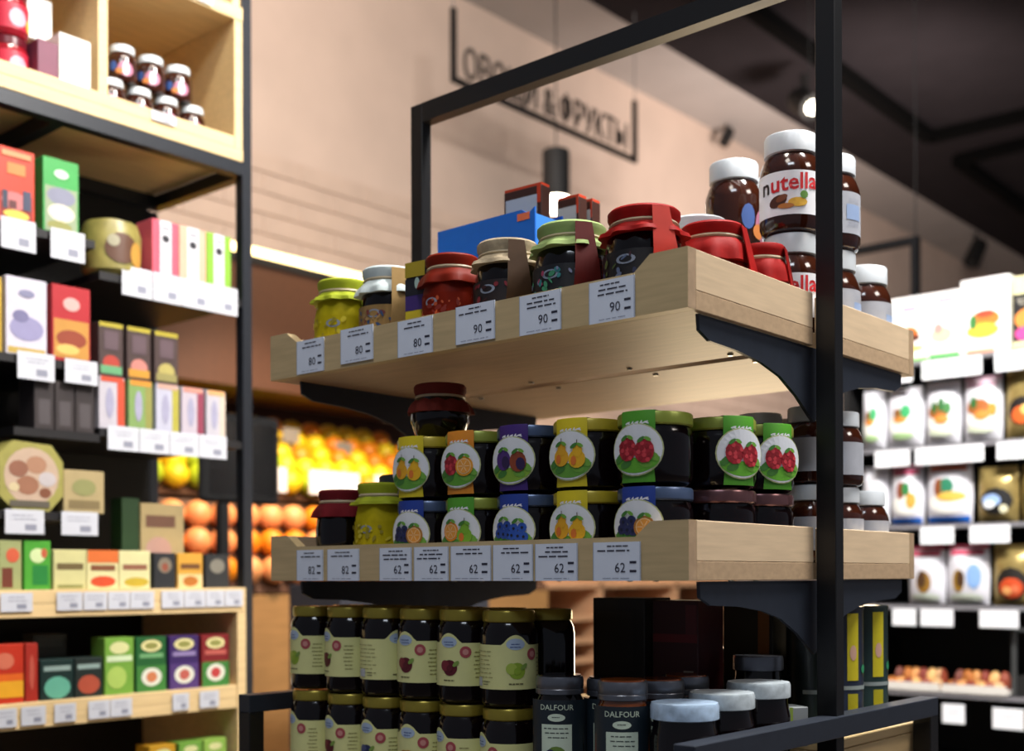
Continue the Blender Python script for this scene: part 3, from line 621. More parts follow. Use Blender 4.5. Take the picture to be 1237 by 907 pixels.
amber = mat('amber_marmalade', '#7a3a0a', .12, coat=.5, noise=.3, scale=30)
def facet_jar(x, y, rz, label, body, h=.150, lid=silver):
    t = thing('faceted_jar', label, 'preserve jar', (x, y, Zb), rz, 'faceted dark-labelled jars in front')
    r = .034; sq = lambda a, z: 1/max(abs(math.cos((a+PI/8) % (PI/4)-PI/8)), .5)*.98 if .004 < z < h-.04 else 1
    MB().lathe([(0, .001), (.030, .001), (.034, .006), (.035, .095), (.034, h-.045), (.031, h-.034), (.029, h-.03), (.029, h-.002)], body, 32, fr=sq).build('glass_body', t)
    MB().lathe([(.030, h-.028), (.0325, h-.027), (.0325, h-.021), (.0318, h-.020), (.0325, h-.018), (.0325, h-.008), (.031, h-.004), (.0, h-.003)], lid, 48).build('lid', t)
    mb = MB(); Sf = cyl(.0366, .056); nv = mat('navy_label', '#16242e', .5); mb.rect(Sf, -.055, .055, .012, .100, nv, 0, 24, 1)
    pg = C('#cfe0cc'); mb.text(Sf, 'DALFOUR', 0, .087, .0075, pg, .0006); mb.ell(Sf, .0, .077, .012, .0052, pg, .0006, 16, 2); mb.lines(Sf, 0, .077, .014, 1, .003, nv, .001, .001)
    mb.rect(Sf, -.021, .021, .018, .068, pg, .0006, 10, 1); mb.lines(Sf, 0, .062, .036, 3, .006, nv, .001, .0012); mb.ell(Sf, .0, .03, .012, .009, C('#6a8a3a'), .001, 12, 2); mb.ell(Sf, -.008, .028, .007, .007, C('#2a2a55'), .0013, 10, 2)
    mb.build('paper_label', t)
facet_jar(-.232, .010+.03, .55, 'faceted dark jar with navy label right of the cream preserve jars', glassdark, .190)
facet_jar(-.185, .092, .55, 'faceted dark jar half hidden in the middle of the faceted ones', glassdark, .186)
facet_jar(-.120, .030, .6, 'faceted jar of amber marmalade with navy label', amber, .190)
facet_jar(-.118, .112, .6, 'amber jar behind the marmalade jar', amber, .186)
facet_jar(-.125, .186, .6, 'second amber jar further behind the blue-white lids', amber, .186)
bw = mat('blue_white_lid', '#a9c0d8', .35, noise=.25, scale=70); bw2 = mat('grey_white_lid', '#aeb8bd', .4, noise=.25, scale=70)
def squat(x, y, label, lid, h=.150, z=Zb, r=.043, grp='squat jars with pale lids'):
    t = thing('squat_jar', label, 'jar', (x, y, z), 0, grp)
    MB().lathe([(0, .001), (r*.9, .001), (r, .01), (r, h-.045), (r*.96, h-.036), (r*.92, h-.028), (r*.92, h-.02)], glassdark, 28).build('glass_body', t)
    MB().lathe([(r*.95, h-.021), (r, h-.020), (r, h-.004), (r*.97, h), (0, h)], lid, 60, fr=lambda a, zz: 1+.005*math.cos(30*a) if h-.0205 < zz < h-.002 else 1).build('lid', t)
squat(-.040, .052, 'squat jar with blue-white patterned lid, nearest on the bottom level', bw, .162)
squat(-.040, .141, 'squat jar with pale lid between the nearest one and the rear one', bw2, .168)
squat(-.036, .230, 'squat jar with grey-white lid further back by the side rail', bw2, .176)

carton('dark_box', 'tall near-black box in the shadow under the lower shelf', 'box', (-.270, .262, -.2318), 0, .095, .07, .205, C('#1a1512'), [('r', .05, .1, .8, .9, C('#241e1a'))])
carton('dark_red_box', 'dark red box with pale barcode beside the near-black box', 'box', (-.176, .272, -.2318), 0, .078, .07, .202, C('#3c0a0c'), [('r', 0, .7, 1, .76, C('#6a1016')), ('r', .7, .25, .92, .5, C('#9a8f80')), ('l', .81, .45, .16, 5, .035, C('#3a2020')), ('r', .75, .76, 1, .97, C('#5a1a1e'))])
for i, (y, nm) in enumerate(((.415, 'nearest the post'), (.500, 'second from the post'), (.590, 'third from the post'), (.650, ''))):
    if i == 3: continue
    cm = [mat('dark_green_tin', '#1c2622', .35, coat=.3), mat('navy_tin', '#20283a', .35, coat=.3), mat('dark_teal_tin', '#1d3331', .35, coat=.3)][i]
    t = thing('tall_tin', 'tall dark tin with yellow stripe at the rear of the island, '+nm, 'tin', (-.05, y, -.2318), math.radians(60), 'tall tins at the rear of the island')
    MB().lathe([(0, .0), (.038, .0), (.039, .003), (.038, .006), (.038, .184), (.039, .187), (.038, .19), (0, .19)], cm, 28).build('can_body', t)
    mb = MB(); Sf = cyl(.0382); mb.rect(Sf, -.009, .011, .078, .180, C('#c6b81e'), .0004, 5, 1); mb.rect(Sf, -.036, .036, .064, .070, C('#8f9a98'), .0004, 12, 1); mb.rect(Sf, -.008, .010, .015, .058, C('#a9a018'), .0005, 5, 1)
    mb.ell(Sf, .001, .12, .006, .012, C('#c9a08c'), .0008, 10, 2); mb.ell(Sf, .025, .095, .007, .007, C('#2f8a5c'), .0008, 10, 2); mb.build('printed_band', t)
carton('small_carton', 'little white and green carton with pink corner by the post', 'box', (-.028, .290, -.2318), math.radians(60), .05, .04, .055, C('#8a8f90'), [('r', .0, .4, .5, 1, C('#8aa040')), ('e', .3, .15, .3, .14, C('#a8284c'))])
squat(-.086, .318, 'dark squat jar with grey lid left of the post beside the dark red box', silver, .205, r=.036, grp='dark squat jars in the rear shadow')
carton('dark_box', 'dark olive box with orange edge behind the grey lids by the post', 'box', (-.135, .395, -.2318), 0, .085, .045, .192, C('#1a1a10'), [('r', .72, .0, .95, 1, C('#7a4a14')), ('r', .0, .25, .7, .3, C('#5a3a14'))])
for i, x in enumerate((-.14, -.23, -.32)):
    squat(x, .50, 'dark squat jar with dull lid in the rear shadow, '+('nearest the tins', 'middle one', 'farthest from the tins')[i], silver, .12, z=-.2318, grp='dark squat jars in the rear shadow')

# ------------------------------------------------------------------ left wall rack
X0 = -1.69; XB = -2.115
rk = thing('black_rack', 'tall black steel display rack on the left with shelves', 'rack', (X0, .6, FL))
K = lambda mb: (setattr(mb, 'T', Matrix.Translation((-X0, -.6, -FL))), mb)[1]
rackm = mat('rack_steel', '#23262c', .4, metal=.2)
K(MB()).box(X0-.03, X0, .590, .618, FL, 2.3, rackm, b=.001).build('post', rk)
K(MB()).box(XB-.03, XB, .590, .618, FL, 1.01, rackm, b=.001).build('post', rk)
K(MB()).box(X0-.03, X0, -.62, -.59, FL, 2.3, rackm, b=.001).build('post', rk)
K(MB()).box(X0-.03, X0, -.59, .590, 1.012, 1.045, rackm, b=.001).build('beam', rk)
for y in (.59, .10): K(MB()).box(XB, X0-.03, y, y+.028, 1.012, 1.045, rackm).build('cross_beam', rk)
K(MB()).box(XB, XB+.03, -.59, .590, 1.012, 1.045, rackm).build('beam', rk)
K(MB()).box(XB-.012, XB-.002, -.6, .590, -.02, 1.045, blackmat).build('back_panel', rk)
shm = mat('shelf_black', '#161416', .5)
for y0_, y1_, z in ((-.59, .19, .765), (-.59, .20, .485), (-.59, .20, .150), (.20, .588, .700), (.20, .588, .345), (.0, .20, .33)):
    K(MB()).box(XB+.002, X0-.004, y0_, y1_, z-.018, z, shm).build('shelf_panel', rk)
wb = thing('wooden_shelf_box', 'bright plywood compartment box on top of the black rack', 'shelf box', (X0, .6, 1.0455))
W = lambda mb, z=1.0455: (setattr(mb, 'T', Matrix.Translation((-X0, -.6, -z))), mb)[1]
W(MB()).box(XB, X0, -.6, .592, 1.046, 1.075, woodlight, b=.001).build('bottom_board', wb)
W(MB()).box(X0-.015, X0-.0005, -.6, .566, 1.0755, 1.104, woodlight, b=.001).build('front_lip', wb)
W(MB()).box(XB, X0-.001, .568, .592, 1.0755, 1.397, woodlight, b=.001).build('side_board', wb)
W(MB()).box(XB+.012, X0-.016, .206, .230, 1.0755, 1.397, woodlight, b=.001).build('divider', wb)
W(MB()).box(XB, XB+.010, -.6, .567, 1.0755, 1.397, woodbrown).build('back_board', wb)
W(MB()).box(XB, X0, -.6, .592, 1.398, 1.432, woodlight, b=.001).build('top_board', wb)
W(MB()).box(XB, X0-.01, .568, .592, 1.433, 2.0, woodlight, b=.001).build('side_board', wb)
wu = thing('wooden_cabinet', 'open birch cabinet with two shelves below the black rack', 'cabinet', (X0, .6, FL))
K(MB()).box(XB+.0, X0+.012, -.6, .588, -.050, -.0205, woodlight, b=.001).build('top_board', wu)
K(MB()).box(X0-.006, X0+.012, -.6, .588, -.080, -.0508, woodlight, b=.001).build('front_lip', wu)
K(MB()).box(XB, X0+.012, .562, .588, FL, -.0812, woodlight, b=.001).build('side_board', wu)
K(MB()).box(XB, X0+.010, -.6, .561, -.292, -.262, woodlight, b=.001).build('shelf_board', wu)
K(MB()).box(X0-.006, X0+.010, -.6, .561, -.318, -.2925, woodlight, b=.001).build('front_lip', wu)
K(MB()).box(XB, X0+.010, -.6, .561, -.60, -.57, woodlight, b=.001).build('shelf_board', wu)
K(MB()).box(XB, XB+.01, -.6, .561, FL, -.0512, blackmat).build('back_panel', wu)

HR = PI/2
def rtag(y0_, y1_, z0, z1, label, x=X0, n=1):
    t = thing('price_tag', label, 'price tag', (x+.003, (y0_+y1_)/2, z0), HR, 'white price tags on the left rack')
    MB().box(-(y1_-y0_)/2, (y1_-y0_)/2, -.0015, 0, 0, z1-z0, mat('rack_tag_paper', '#c6c8d0', .6, noise=.02)).build('card', t)
    mb = MB(); rnd = random.Random(int(y0_*1e4)); Sf = flat(-.0015); hh = z1-z0
    mb.lines(Sf, 0, hh*.75, (y1_-y0_)*.7, 2, .008, C('#9a9cab'), .0006, .0018, rnd); mb.rect(Sf, .0, (y1_-y0_)*.3, hh*.15, hh*.4, C('#8a8c9b')); mb.build('print', t, smooth=0)
    return t
def rbox(name, cat, y0_, y1_, z0, z1, base, prints, label, d=.07, group='boxes on the left rack', x=X0-.012):
    return carton(name, label, cat, (x-d/2, (y0_+y1_)/2, z0), HR, y1_-y0_, d, z1-z0, base, prints, group)
wht = C('#e4e2dc'); dkt = C('#2a2a2a')
# top compartment
rj = mat('red_glass', '#8a1420', .15, coat=.5)
for q in range(3):
    t = thing('red_jar', ('lower red jar with pink label in the top left compartment', 'middle red jar in the top left compartment', 'upper red jar cut by the photo top, left compartment')[q], 'jar', (X0-.07, .022, 1.0757+.103*q), HR+.3, 'red jars in the top left compartment')
    MB().lathe([(0, .001), (.038, .001), (.042, .01), (.042, .075), (.036, .088)], rj, 28).build('glass_body', t)
    MB().lathe([(.038, .084), (.039, .085), (.039, .1), (.037, .1025), (0, .1025)], mat('dark_lid', '#5a1420', .3), 28).build('lid', t)
    mb = MB(); Sf = cyl(.0424); mb.rect(Sf, -.05, .05, .015, .070, C('#b8213a'), 0, 14, 1); mb.ell(Sf, -.01, .04, .02, .02, C('#e3a0b0'), .0006, 12, 2); mb.ell(Sf, .02, .03, .01, .015, C('#e8b040'), .0009, 12, 2); mb.build('paper_label', t)
rbox('white_box', 'box', .110, .185, 1.0757, 1.213, wht, [], 'plain white box nearest the divider in the top compartment', group='white boxes in the top compartment')
rbox('purple_box', 'box', .060, .108, 1.0757, 1.183, C('#6d3148'), [], 'dull purple box under the high white box', group='white boxes in the top compartment')
rbox('white_box', 'box', .066, .134, 1.2135, 1.31, wht, [], 'plain white box resting high beside the red jars', group='white boxes in the top compartment', x=X0-.09)
hz = 0
for q, ys in ((0, (.262, .335, .408, .481)), (1, (.292, .368, .443))):
    for y in ys:
        hz += 1
        spread_jar(X0-.06, y, 1.0757+.0865*q, HR-.3+random.uniform(-.2, .2), ('lower row spread jar nearest the divider', 'lower row spread jar, second from the divider', 'lower row spread jar, third from the divider', 'lower row spread jar, rightmost in the compartment',
                   'upper row spread jar nearest the divider', 'upper row spread jar, middle one', 'upper row spread jar, rightmost')[hz-1], h=.086, r=.034, group='small spread jars in the top compartment', nolabel=True)
rbox('white_box', 'box', .40, .52, 1.4325, 1.50, wht, [], 'white box on the very top board of the plywood box', group='white boxes in the top compartment')
rtag(.42, .50, 1.404, 1.426, 'white tag on the topmost plywood board')
rtag(.33, .395, 1.079, 1.101, 'small white tag on the plywood lip under the spread jars')
# second row
def tea(c1, c2, c3, c4): return [('r', 0, .86, 1, 1, c1), ('r', .04, .08, .96, .5, c2), ('e', .5, .42, .38, .12, c3), ('r', .2, .62, .8, .76, c4), ('e', .45, .2, .35, .1, c4)]
rbox('tea_box', 'tea box', -.031, .052, .7655, .927, C('#c23a22', .4), [('r', .05, .03, .95, .4, C('#8a2418')), ('e', .45, .3, .35, .12, C('#b86a6a')), ('e', .5, .12, .35, .06, C('#d8b84a')), ('r', .25, .65, .75, .8, C('#d97a3c')), ('r', .12, .18, .26, .42, C('#2e3346')), ('r', .68, .2, .9, .46, C('#3a3f56')), ('r', .3, .2, .5, .3, C('#5a2a2a')), ('r', .1, .88, .9, .95, C('#d88a5c'))], 'red tea box at the upper left with dark figures')
rbox('tea_box', 'tea box', .071, .155, .7655, .930, C('#3f9a4c', .4), [('r', .04, .02, .96, .62, C('#8c9a7c')), ('e', .5, .5, .4, .12, C('#7d7f92')), ('e', .5, .28, .38, .12, C('#cfc9b8')), ('e', .45, .1, .35, .07, C('#8a8a4c')), ('e', .5, .8, .2, .06, C('#c8e0c8'))], 'green tea box with a pale picture beside the red one')
t = thing('snack_pack', 'rounded yellow-brown snack pack behind the tag strip', 'snack pack', (X0-.06, .262, .7005), HR, 'boxes on the left rack')
MB().lathe([(0, 0), (.055, 0), (.066, .012), (.068, .1), (.06, .125), (.03, .135), (0, .136)], mat('olive_pack', '#8a8044', .4, noise=.2), 24, fr=lambda a, z: 1).build('pack_body', t)
mb = MB(); Sf = cyl(.0685); mb.ell(Sf, -.01, .06, .04, .035, C('#5a3a28'), .0, 16, 3); mb.ell(Sf, .03, .05, .02, .03, C('#b88a3c'), .0006, 14, 2); mb.ell(Sf, -.03, .075, .014, .014, C('#a09a80'), .0009, 12, 2); mb.build('front_print', t)
for (a, b, c, nm) in ((.340, .414, '#cf5a6c', 'pink'), (.414, .491, '#d9a890', 'peach'), (.491, .564, '#7fae3c', 'lime green')):
    rbox('tea_box', 'tea box', a+.001, b-.001, .7005, .853, C(c, .4), [('r', .28, .0, .72, 1, C('#ccccd2')), ('e', .5, .72, .14, .06, C('#26262c')), ('r', .35, .86, .65, .9, C('#8a8a92')), ('l', .5, .3, .3, 3, .08, C('#9a9aa4'))], nm+' edged white tea box above the upper tag strip')
rtag(-.031, .046, .706, .772, 'white tag under the red tea box'); rtag(.080, .160, .706, .772, 'white tag under the green tea box')
for i, (a, nm) in enumerate(((.252, 'snack pack'), (.333, 'pink edged tea box'), (.413, 'peach edged tea box'), (.492, 'lime green edged tea box'))):
    rtag(a, a+.078, .655, .722, 'white tag under the '+nm)
# third row
rbox('tea_box', 'tea box', -.075, -.022, .4855, .645, C('#c0a032', .4), [('r', .1, .1, .9, .6, C('#8a6a20'))], 'ochre tea box cut by the left photo edge')
rbox('tea_box', 'tea box', -.013, .079, .4855, .653, C('#c6c2cf', .4), [('r', .03, .02, .97, .1, C('#b59a48')), ('e', .5, .35, .42, .16, C('#8c88ac')), ('e', .35, .5, .2, .08, C('#6f6c90')), ('e', .5, .8, .2, .05, C('#7c7c98'))], 'pale lilac tea box with a gold foot')
rbox('tea_box', 'tea box', .091, .182, .4855, .654, C('#a82a30', .4), [('r', .03, .05, .97, .55, C('#b8843a')), ('e', .5, .3, .4, .12, C('#8a3c24')), ('e', .5, .76, .22, .09, C('#cfa09a')), ('e', .4, .16, .3, .07, C('#d8b060'))], 'dark red and gold tea box beside the lilac one')
rtag(.004, .088, .433, .492, 'white tag under the lilac tea box'); rtag(.112, .190, .437, .490, 'white tag under the red and gold tea box')
for i, (a, b) in enumerate(((.203, .264), (.274, .336), (.346, .410))):
    rbox('spice_box', 'spice box', a, b, .4655, .588, C('#4a3c3a', .4), [('r', 0, .92, 1, 1, C('#a89a30')), ('e', .5, .25, .35, .15, C(('#a83c30', '#c07a70', '#a89c5a')[i])), ('r', .05, .05, .95, .2, C(('#5f9a6c', '#c08a30', '#8c8450')[i])), ('r', .2, .5, .8, .85, C('#5c4a50'))], 'dark spice box with yellow top, '+('first', 'second', 'third')[i]+' in the upper tier', d=.06, group='spice boxes stacked on the lower rack shelf')
for i, (a, b) in enumerate(((.203, .268), (.278, .340), (.350, .412), (.420, .482), (.490, .545))):
    c = ('#b9b4bc', '#7d9a5c', '#b4b4c4', '#b8aeb8', '#b8b4bc')[i]
    rbox('spice_box', 'spice box', a, b, .3455, .4650, C(c, .4), [('r', .7, .05, 1, .95, C(('#c04a30', '#8a8a48', '#a8a040', '#8a3c50', '#c8b8a8')[i])), ('r', .05, .9, .95, 1, C(('#c04a30', '#d08a30', '#c09a8c', '#c88a7c', '#d8a06c')[i])), ('e', .4, .5, .16, .3, C('#9a98b0'))], ('red and white', 'green', 'lilac white', 'pinkish white', 'pale grey')[i]+' spice box in the lower tier', d=.06, group='spice boxes stacked on the lower rack shelf')
for i, a in enumerate((.215, .296, .377, .458)):
    rtag(a, a+.079, .2965, .352, 'white tag on the long lower strip, '+('under the red and white spice box', 'under the green spice box', 'under the lilac white spice box', 'under the last pale spice boxes')[i])
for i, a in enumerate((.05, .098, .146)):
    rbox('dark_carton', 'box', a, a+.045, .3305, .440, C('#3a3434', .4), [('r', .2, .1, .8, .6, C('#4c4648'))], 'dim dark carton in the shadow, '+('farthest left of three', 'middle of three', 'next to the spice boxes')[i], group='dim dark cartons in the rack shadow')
# fourth row
t = thing('octagonal_pack', 'large octagonal pastry pack with pale brown picture at left', 'snack pack', (X0-.035, .04, .1505), HR)
oc = [(-.072, .03), (-.04, 0), (.04, 0), (.072, .035), (.072, .11), (.045, .145), (-.04, .15), (-.072, .12)]
mb = MB(); mb.prism(oc, -.03, .03, mat('olive_edge', '#9a9450', .4)); mb.build('pack_body', t, smooth=0)
mb = MB(); Sf = flat(-.03); mb.ell(Sf, 0, .075, .062, .062, C('#b9a08a'), .0004, 20, 1)
for u, v, r_, c in ((-.03, .09, .022, '#8a5c48'), (.01, .10, .024, '#a47a60'), (.035, .07, .02, '#b8b0b0'), (-.01, .055, .026, '#94664e'), (-.04, .05, .012, '#c8b890'), (.03, .04, .014, '#7a4a34')): mb.ell(Sf, u, v, r_, r_*.8, C(c), .0008+abs(u)*.01, 12, 1)
mb.rect(Sf, -.05, .04, .008, .022, C('#5a5448'), .002); mb.build('front_print', t, smooth=0)
rbox('pastry_box', 'box', .117, .215, .1505, .246, C('#a8966c', .5), [('r', .1, .1, .9, .3, C('#7a6a48')), ('e', .5, .6, .3, .2, C('#8a8a58'))], 'tan carton beside the octagonal pack')
rtag(-.024, .063, .100, .152, 'white tag under the octagonal pack'); rtag(.103, .190, .100, .152, 'white tag under the tan carton')
# row on the wooden cabinet
Z5 = -.0203
for (a, b, h_, c, pr_, lb) in ((-.033, .016, .106, '#9aa06c', [('r', .1, .05, .6, .45, C('#6a3424')), ('e', .6, .7, .3, .15, C('#c85a3c'))], 'green and brown tea box cut by the photo edge'),
        (.022, .082, .106, '#4a9a34', [('r', .3, .1, .9, .5, C('#1f7a34')), ('e', .5, .7, .3, .15, C('#c8d8a0')), ('e', .75, .75, .12, .1, C('#b85a3c'))], 'bright green tea box on the birch cabinet'),
        (.089, .166, .088, '#c9c48c', [('r', .08, .5, .92, .66, C('#6a5a38')), ('r', .1, .04, .9, .12, C('#8a8a50'))], 'cream tea box with brown band on the birch cabinet'),
        (.168, .246, .088, '#d6cf9a', [('r', 0, .68, 1, 1, C('#d06a30')), ('r', .1, .48, .9, .62, C('#7a4a30')), ('e', .5, .2, .4, .14, C('#c84a28'))], 'cream tea box with orange top and red fruit'),
        (.248, .328, .088, '#d2cc98', [('r', .1, .5, .9, .64, C('#8a5a44')), ('e', .55, .18, .4, .12, C('#b8a030'))], 'cream tea box with pale brown band, third of the cream ones'),
        (.338, .396, .084, '#2a2c30', [('e', .5, .65, .32, .22, C('#7a7060')), ('e', .5, .6, .15, .12, C('#8a4a38'))], 'small black tin-like tea box with round emblem, left of the orange one'),
        (.402, .472, .084, '#d09a3c', [('r', .1, .55, .9, .7, C('#6a4424')), ('r', .0, .0, 1, .4, C('#d8c088')), ('e', .5, .2, .3, .15, C('#b06a28'))], 'orange tea box between two black ones'),
        (.480, .548, .082, '#2c2e30', [('e', .5, .65, .32, .22, C('#7c786c'))], 'small black tea box with grey emblem beside the cabinet end')):
    rbox('tea_box', 'tea box', a, b, Z5, Z5+h_, C(c, .4), pr_, lb, d=.06, group='tea boxes on the birch cabinet', x=X0-.004)
rbox('pastry_box', 'box', .35, .47, Z5, .185, C('#a89468', .5), [('r', .1, .72, .8, .86, C('#6a4a3a')), ('e', .4, .45, .3, .16, C('#b08a7c')), ('e', .7, .3, .2, .12, C('#8a9058'))], 'taller tan box behind the small black and orange tea boxes', x=X0-.08, d=.05)
rbox('green_box', 'box', .30, .346, Z5, .195, C('#1f3a1c', .5), [], 'dark green box edge beside the taller tan box', x=X0-.08, d=.05)
for i, (a, b) in enumerate(((-.04, .03), (.085, .145), (.148, .205), (.208, .262), (.264, .325), (.345, .405), (.407, .465), (.467, .520), (.522, .575))):
    rtag(a, b, -.066, -.026, 'small white tag on the birch cabinet top edge, '+('leftmost one', 'under the cream box with brown band', 'under the cream box with orange top', 'right of the orange topped box', 'under the third cream box', 'under the first small black box', 'under the orange box', 'between orange and black box', 'at the far right end')[i], x=X0+.0125)
# cabinet shelf
Z6 = -.2618
def oval(c, top, leafc, mid): return [('e', .5, .84, .34, .11, C('#d8cf94')), ('e', .5, .84, .22, .06, C('#8a8a48')), ('r', .1, .62, .9, .7, C(top)), ('r', 0, 0, 1, .48, C(leafc)), ('e', .5, .27, .34, .17, C('#d8d8c8')), ('e', .5, .27, .18, .1, C(mid))]
for (a, b, h_, c, pr_, lb) in ((-.05, .020, .126, '#b8301c', [('e', .4, .72, .3, .14, C('#c86a50')), ('r', 0, .1, 1, .38, C('#e0a020')), ('r', 0, .38, 1, .5, C('#d86018'))], 'red and yellow tea box at the lower left edge'),
        (.024, .052, .126, '#a02a20', [('e', .5, .5, .2, .3, C('#b85040'))], 'slim red tea box edge next to the red and yellow box'),
        (.058, .135, .088, '#142c2a', [('r', .08, .72, .92, .84, C('#8aa09a')), ('e', .5, .3, .4, .28, C('#5fa890'))], 'dark teal tea box with mint cluster'),
        (.138, .205, .088, '#1c2826', [('r', .08, .72, .92, .84, C('#8aa09a')), ('e', .5, .32, .4, .24, C('#a84a34'))], 'dark tea box with rust coloured cluster'),
        (.211, .284, .130, '#6f9e3c', [('e', .5, .82, .34, .11, C('#cfcf94')), ('r', .05, .58, .95, .68, C('#c8d8b0')), ('e', .4, .3, .34, .2, C('#a3bf5c'))], 'light green tea box with oval crest'),
        (.290, .370, .128, '#1e5a2c', oval('', '#6aa06a', '#3a7a34', '#c87a50'), 'dark green tea box with oval crest'),
        (.378, .460, .128, '#36205c', oval('', '#8a7aa8', '#4c3270', '#b85a50'), 'violet tea box with oval crest'),
        (.468, .548, .127, '#7a1c22', oval('', '#b85a50', '#3a7a34', '#b83c3c'), 'crimson tea box with oval crest')):
    rbox('tea_box', 'tea box', a, b, Z6, Z6+h_, C(c, .4), pr_, lb, d=.06, group='tea boxes on the cabinet shelf', x=X0-.004)
tr = rbox('stacked_carton', 'box', .085, .165, Z6, Z6+.14, C('#24261f', .5), [('r', .1, .8, .9, .95, C('#3a3c36'))], 'dim dark carton behind the teal and rust tea boxes', x=X0-.09, d=.05)
for i, (a, b) in enumerate(((-.05, -.005), (.005, .060), (.080, .130), (.160, .212), (.214, .268), (.375, .420), (.450, .505))):
    rtag(a, b, -.310, -.270, 'white tag on the cabinet shelf edge, '+('cut by the photo edge', 'under the slim red box', 'under the teal box', 'under the rust cluster box', 'under the light green box', 'under the violet box', 'under the crimson box')[i], x=X0+.0105)
for i, (a, b, c) in enumerate(((.33, .40, '#b88a20'), (.41, .475, '#6a9a3c'), (.480, .545, '#8ab04c'), (-.03, .05, '#3c3a24'))):
    rbox('tea_box', 'tea box', a, b, -.5695, -.392, C(c, .4), [('e', .5, .9, .3, .05, C('#cfcf94'))], ('amber tea box top', 'green tea box top', 'light green tea box top', 'dark olive box top')[i]+' just visible at the photo bottom', d=.06, group='tea boxes on the lowest cabinet shelf')

# ------------------------------------------------------------------ chilled shelf on the right (faces the camera)
YR = 2.6; XL, XR = -1.04, .25
rw = thing('chiller_shelf', 'brightly lit shelf unit on the right with hanging bags', 'shelf unit', (XL, YR, FL))
Q = lambda mb: (setattr(mb, 'T', Matrix.Translation((-XL, -YR, -FL))), mb)[1]
Q(MB()).box(XL, XR, YR+.45, YR+.47, FL, .96, blackmat).build('back_panel', rw)
Q(MB()).box(XL-.02, XL, YR+.02, YR+.47, FL, .72, blackmat).build('side_panel', rw)
chrome = mat('grey_shelf_lip', '#8f8d92', .35, metal=.3)
for z in (.708, .430, .172, -.090, -.372, -.62):
    sh = Q(MB()).box(XL, XR, YR, YR+.449, z-.02, z, shm).build('shelf_panel', rw)
    Q(MB()).box(XL, XR, YR-.006, YR-.0005, z-.016, z-.002, chrome).build('label_rail', sh)
def rt(x0, x1, z0, z1, label):
    t = thing('price_tag', label, 'price tag', ((x0+x1)/2, YR-.008, z0), 0, 'white price tags on the right shelf'); t.rotation_euler = (.0, 0, 0)
    MB().box(-(x1-x0)/2, (x1-x0)/2, -.0015, 0, 0, z1-z0, white).build('card', t)
    mb = MB(); Sf = flat(-.0015); mb.lines(Sf, 0, (z1-z0)*.7, (x1-x0)*.7, 2, .012, C('#c8cad2'), .0006, .002); mb.build('print', t, smooth=0)
for x0, x1, z0, z1, l in ((-.768, -.575, .640, .700, 'wide white tag under the two white burger boxes'), (-.535, -.40, .640, .700, 'white tag under the black fruit box on the right shelf'), (-.90, -.80, .640, .70, 'white tag half hidden by the island tray'),
        (-.93, -.81, .365, .420, 'small white tag under the leftmost top bag'), (-.791, -.570, .365, .420, 'wide white tag under the second and third bag'), (-.530, -.40, .365, .420, 'white tag under the gold and black fruit pack'),
        (-.775, -.665, .106, .162, 'white tag under the blue-footed bag'), (-.615, -.49, .106, .162, 'white tag under the black tray with blue label'),
        (-.87, -.79, -.160, -.105, 'white tag beside the island bracket on the right shelf'), (-.775, -.668, -.160, -.105, 'white tag under the pair of silver bags'), (-.585, -.465, -.160, -.105, 'white tag under the gold-topped tomato tray'),
        (-.704, -.632, -.470, -.408, 'small white tag low on the right shelf, below the pastries'), (-.545, -.45, -.475, -.410, 'lower white tag at the right photo edge')):
    rt(x0, x1, z0, z1, l)
def bag(x0, x1, z0, h_, base, blobs, label, foot=None, topc=None, t_=.035, group='food bags on the right shelf'):
    wd = x1-x0; t = thing('food_bag', label, 'food bag', ((x0+x1)/2, YR+.055, z0), 0, group)
    def Sf(u, v, off=0):
        a = max(-1, min(1, u/(wd/2))); b = max(-1, min(1, v/(h_/2)-1))
        y = -t_*(max(0, 1-a*a)**.6)*(max(0, 1-b**4)**.8); return Vector((u*(1-.05*b*b), y-off, v))
    N = 10; mb = MB()
    for sgn in (1, -1):
        vs = []
        for j in range(N+1):
            for i in range(N+1):
                p = Sf(-wd/2+wd*i/N, h_*j/N); vs.append((p.x, p.y*sgn, p.z))
        fs = [(j*(N+1)+i, j*(N+1)+i+1, (j+1)*(N+1)+i+1, (j+1)*(N+1)+i) for j in range(N) for i in range(N)]
        if sgn < 0: fs = [f[::-1] for f in fs]
        mb.add(vs, fs, base)
    mb.box(-wd*.47, wd*.47, -.001, .001, h_-.002, h_+.012, topc or base); mb.build('bag_body', t, smooth=1.2)
    mb = MB(); k = 0
    for u, v, ru, rv, c in blobs:
        k += 1; mb.ell(Sf, u*wd, v*h_, ru*wd, rv*h_, C(c), .001+.0006*k, 12, 3)
    if foot: mb.rect(Sf, -wd*.46, wd*.46, h_*.02, h_*.12, foot, .0012, 8, 2)
    if topc: mb.rect(Sf, -wd*.4, wd*.4, h_*.88, h_*.97, topc, .0012, 8, 2)
    mb.build('front_print', t, smooth=1.2); return t
bagm = mat('silver_grey_foil', '#d6d5dc', .35, noise=.08, scale=14); bagw = mat('white_foil', '#f0efec', .4, noise=.02)
food = [(0, .36, .36, .2, '#eef0e8'), (-.05, .55, .3, .13, '#a8602c'), (-.16, .62, .09, .1, '#2f6a34'), (.04, .66, .09, .12, '#2f6a34'), (.2, .6, .1, .1, '#3c7a3c'), (.05, .42, .2, .08, '#d98a3c'), (0, .2, .35, .07, '#dfe8d0')]
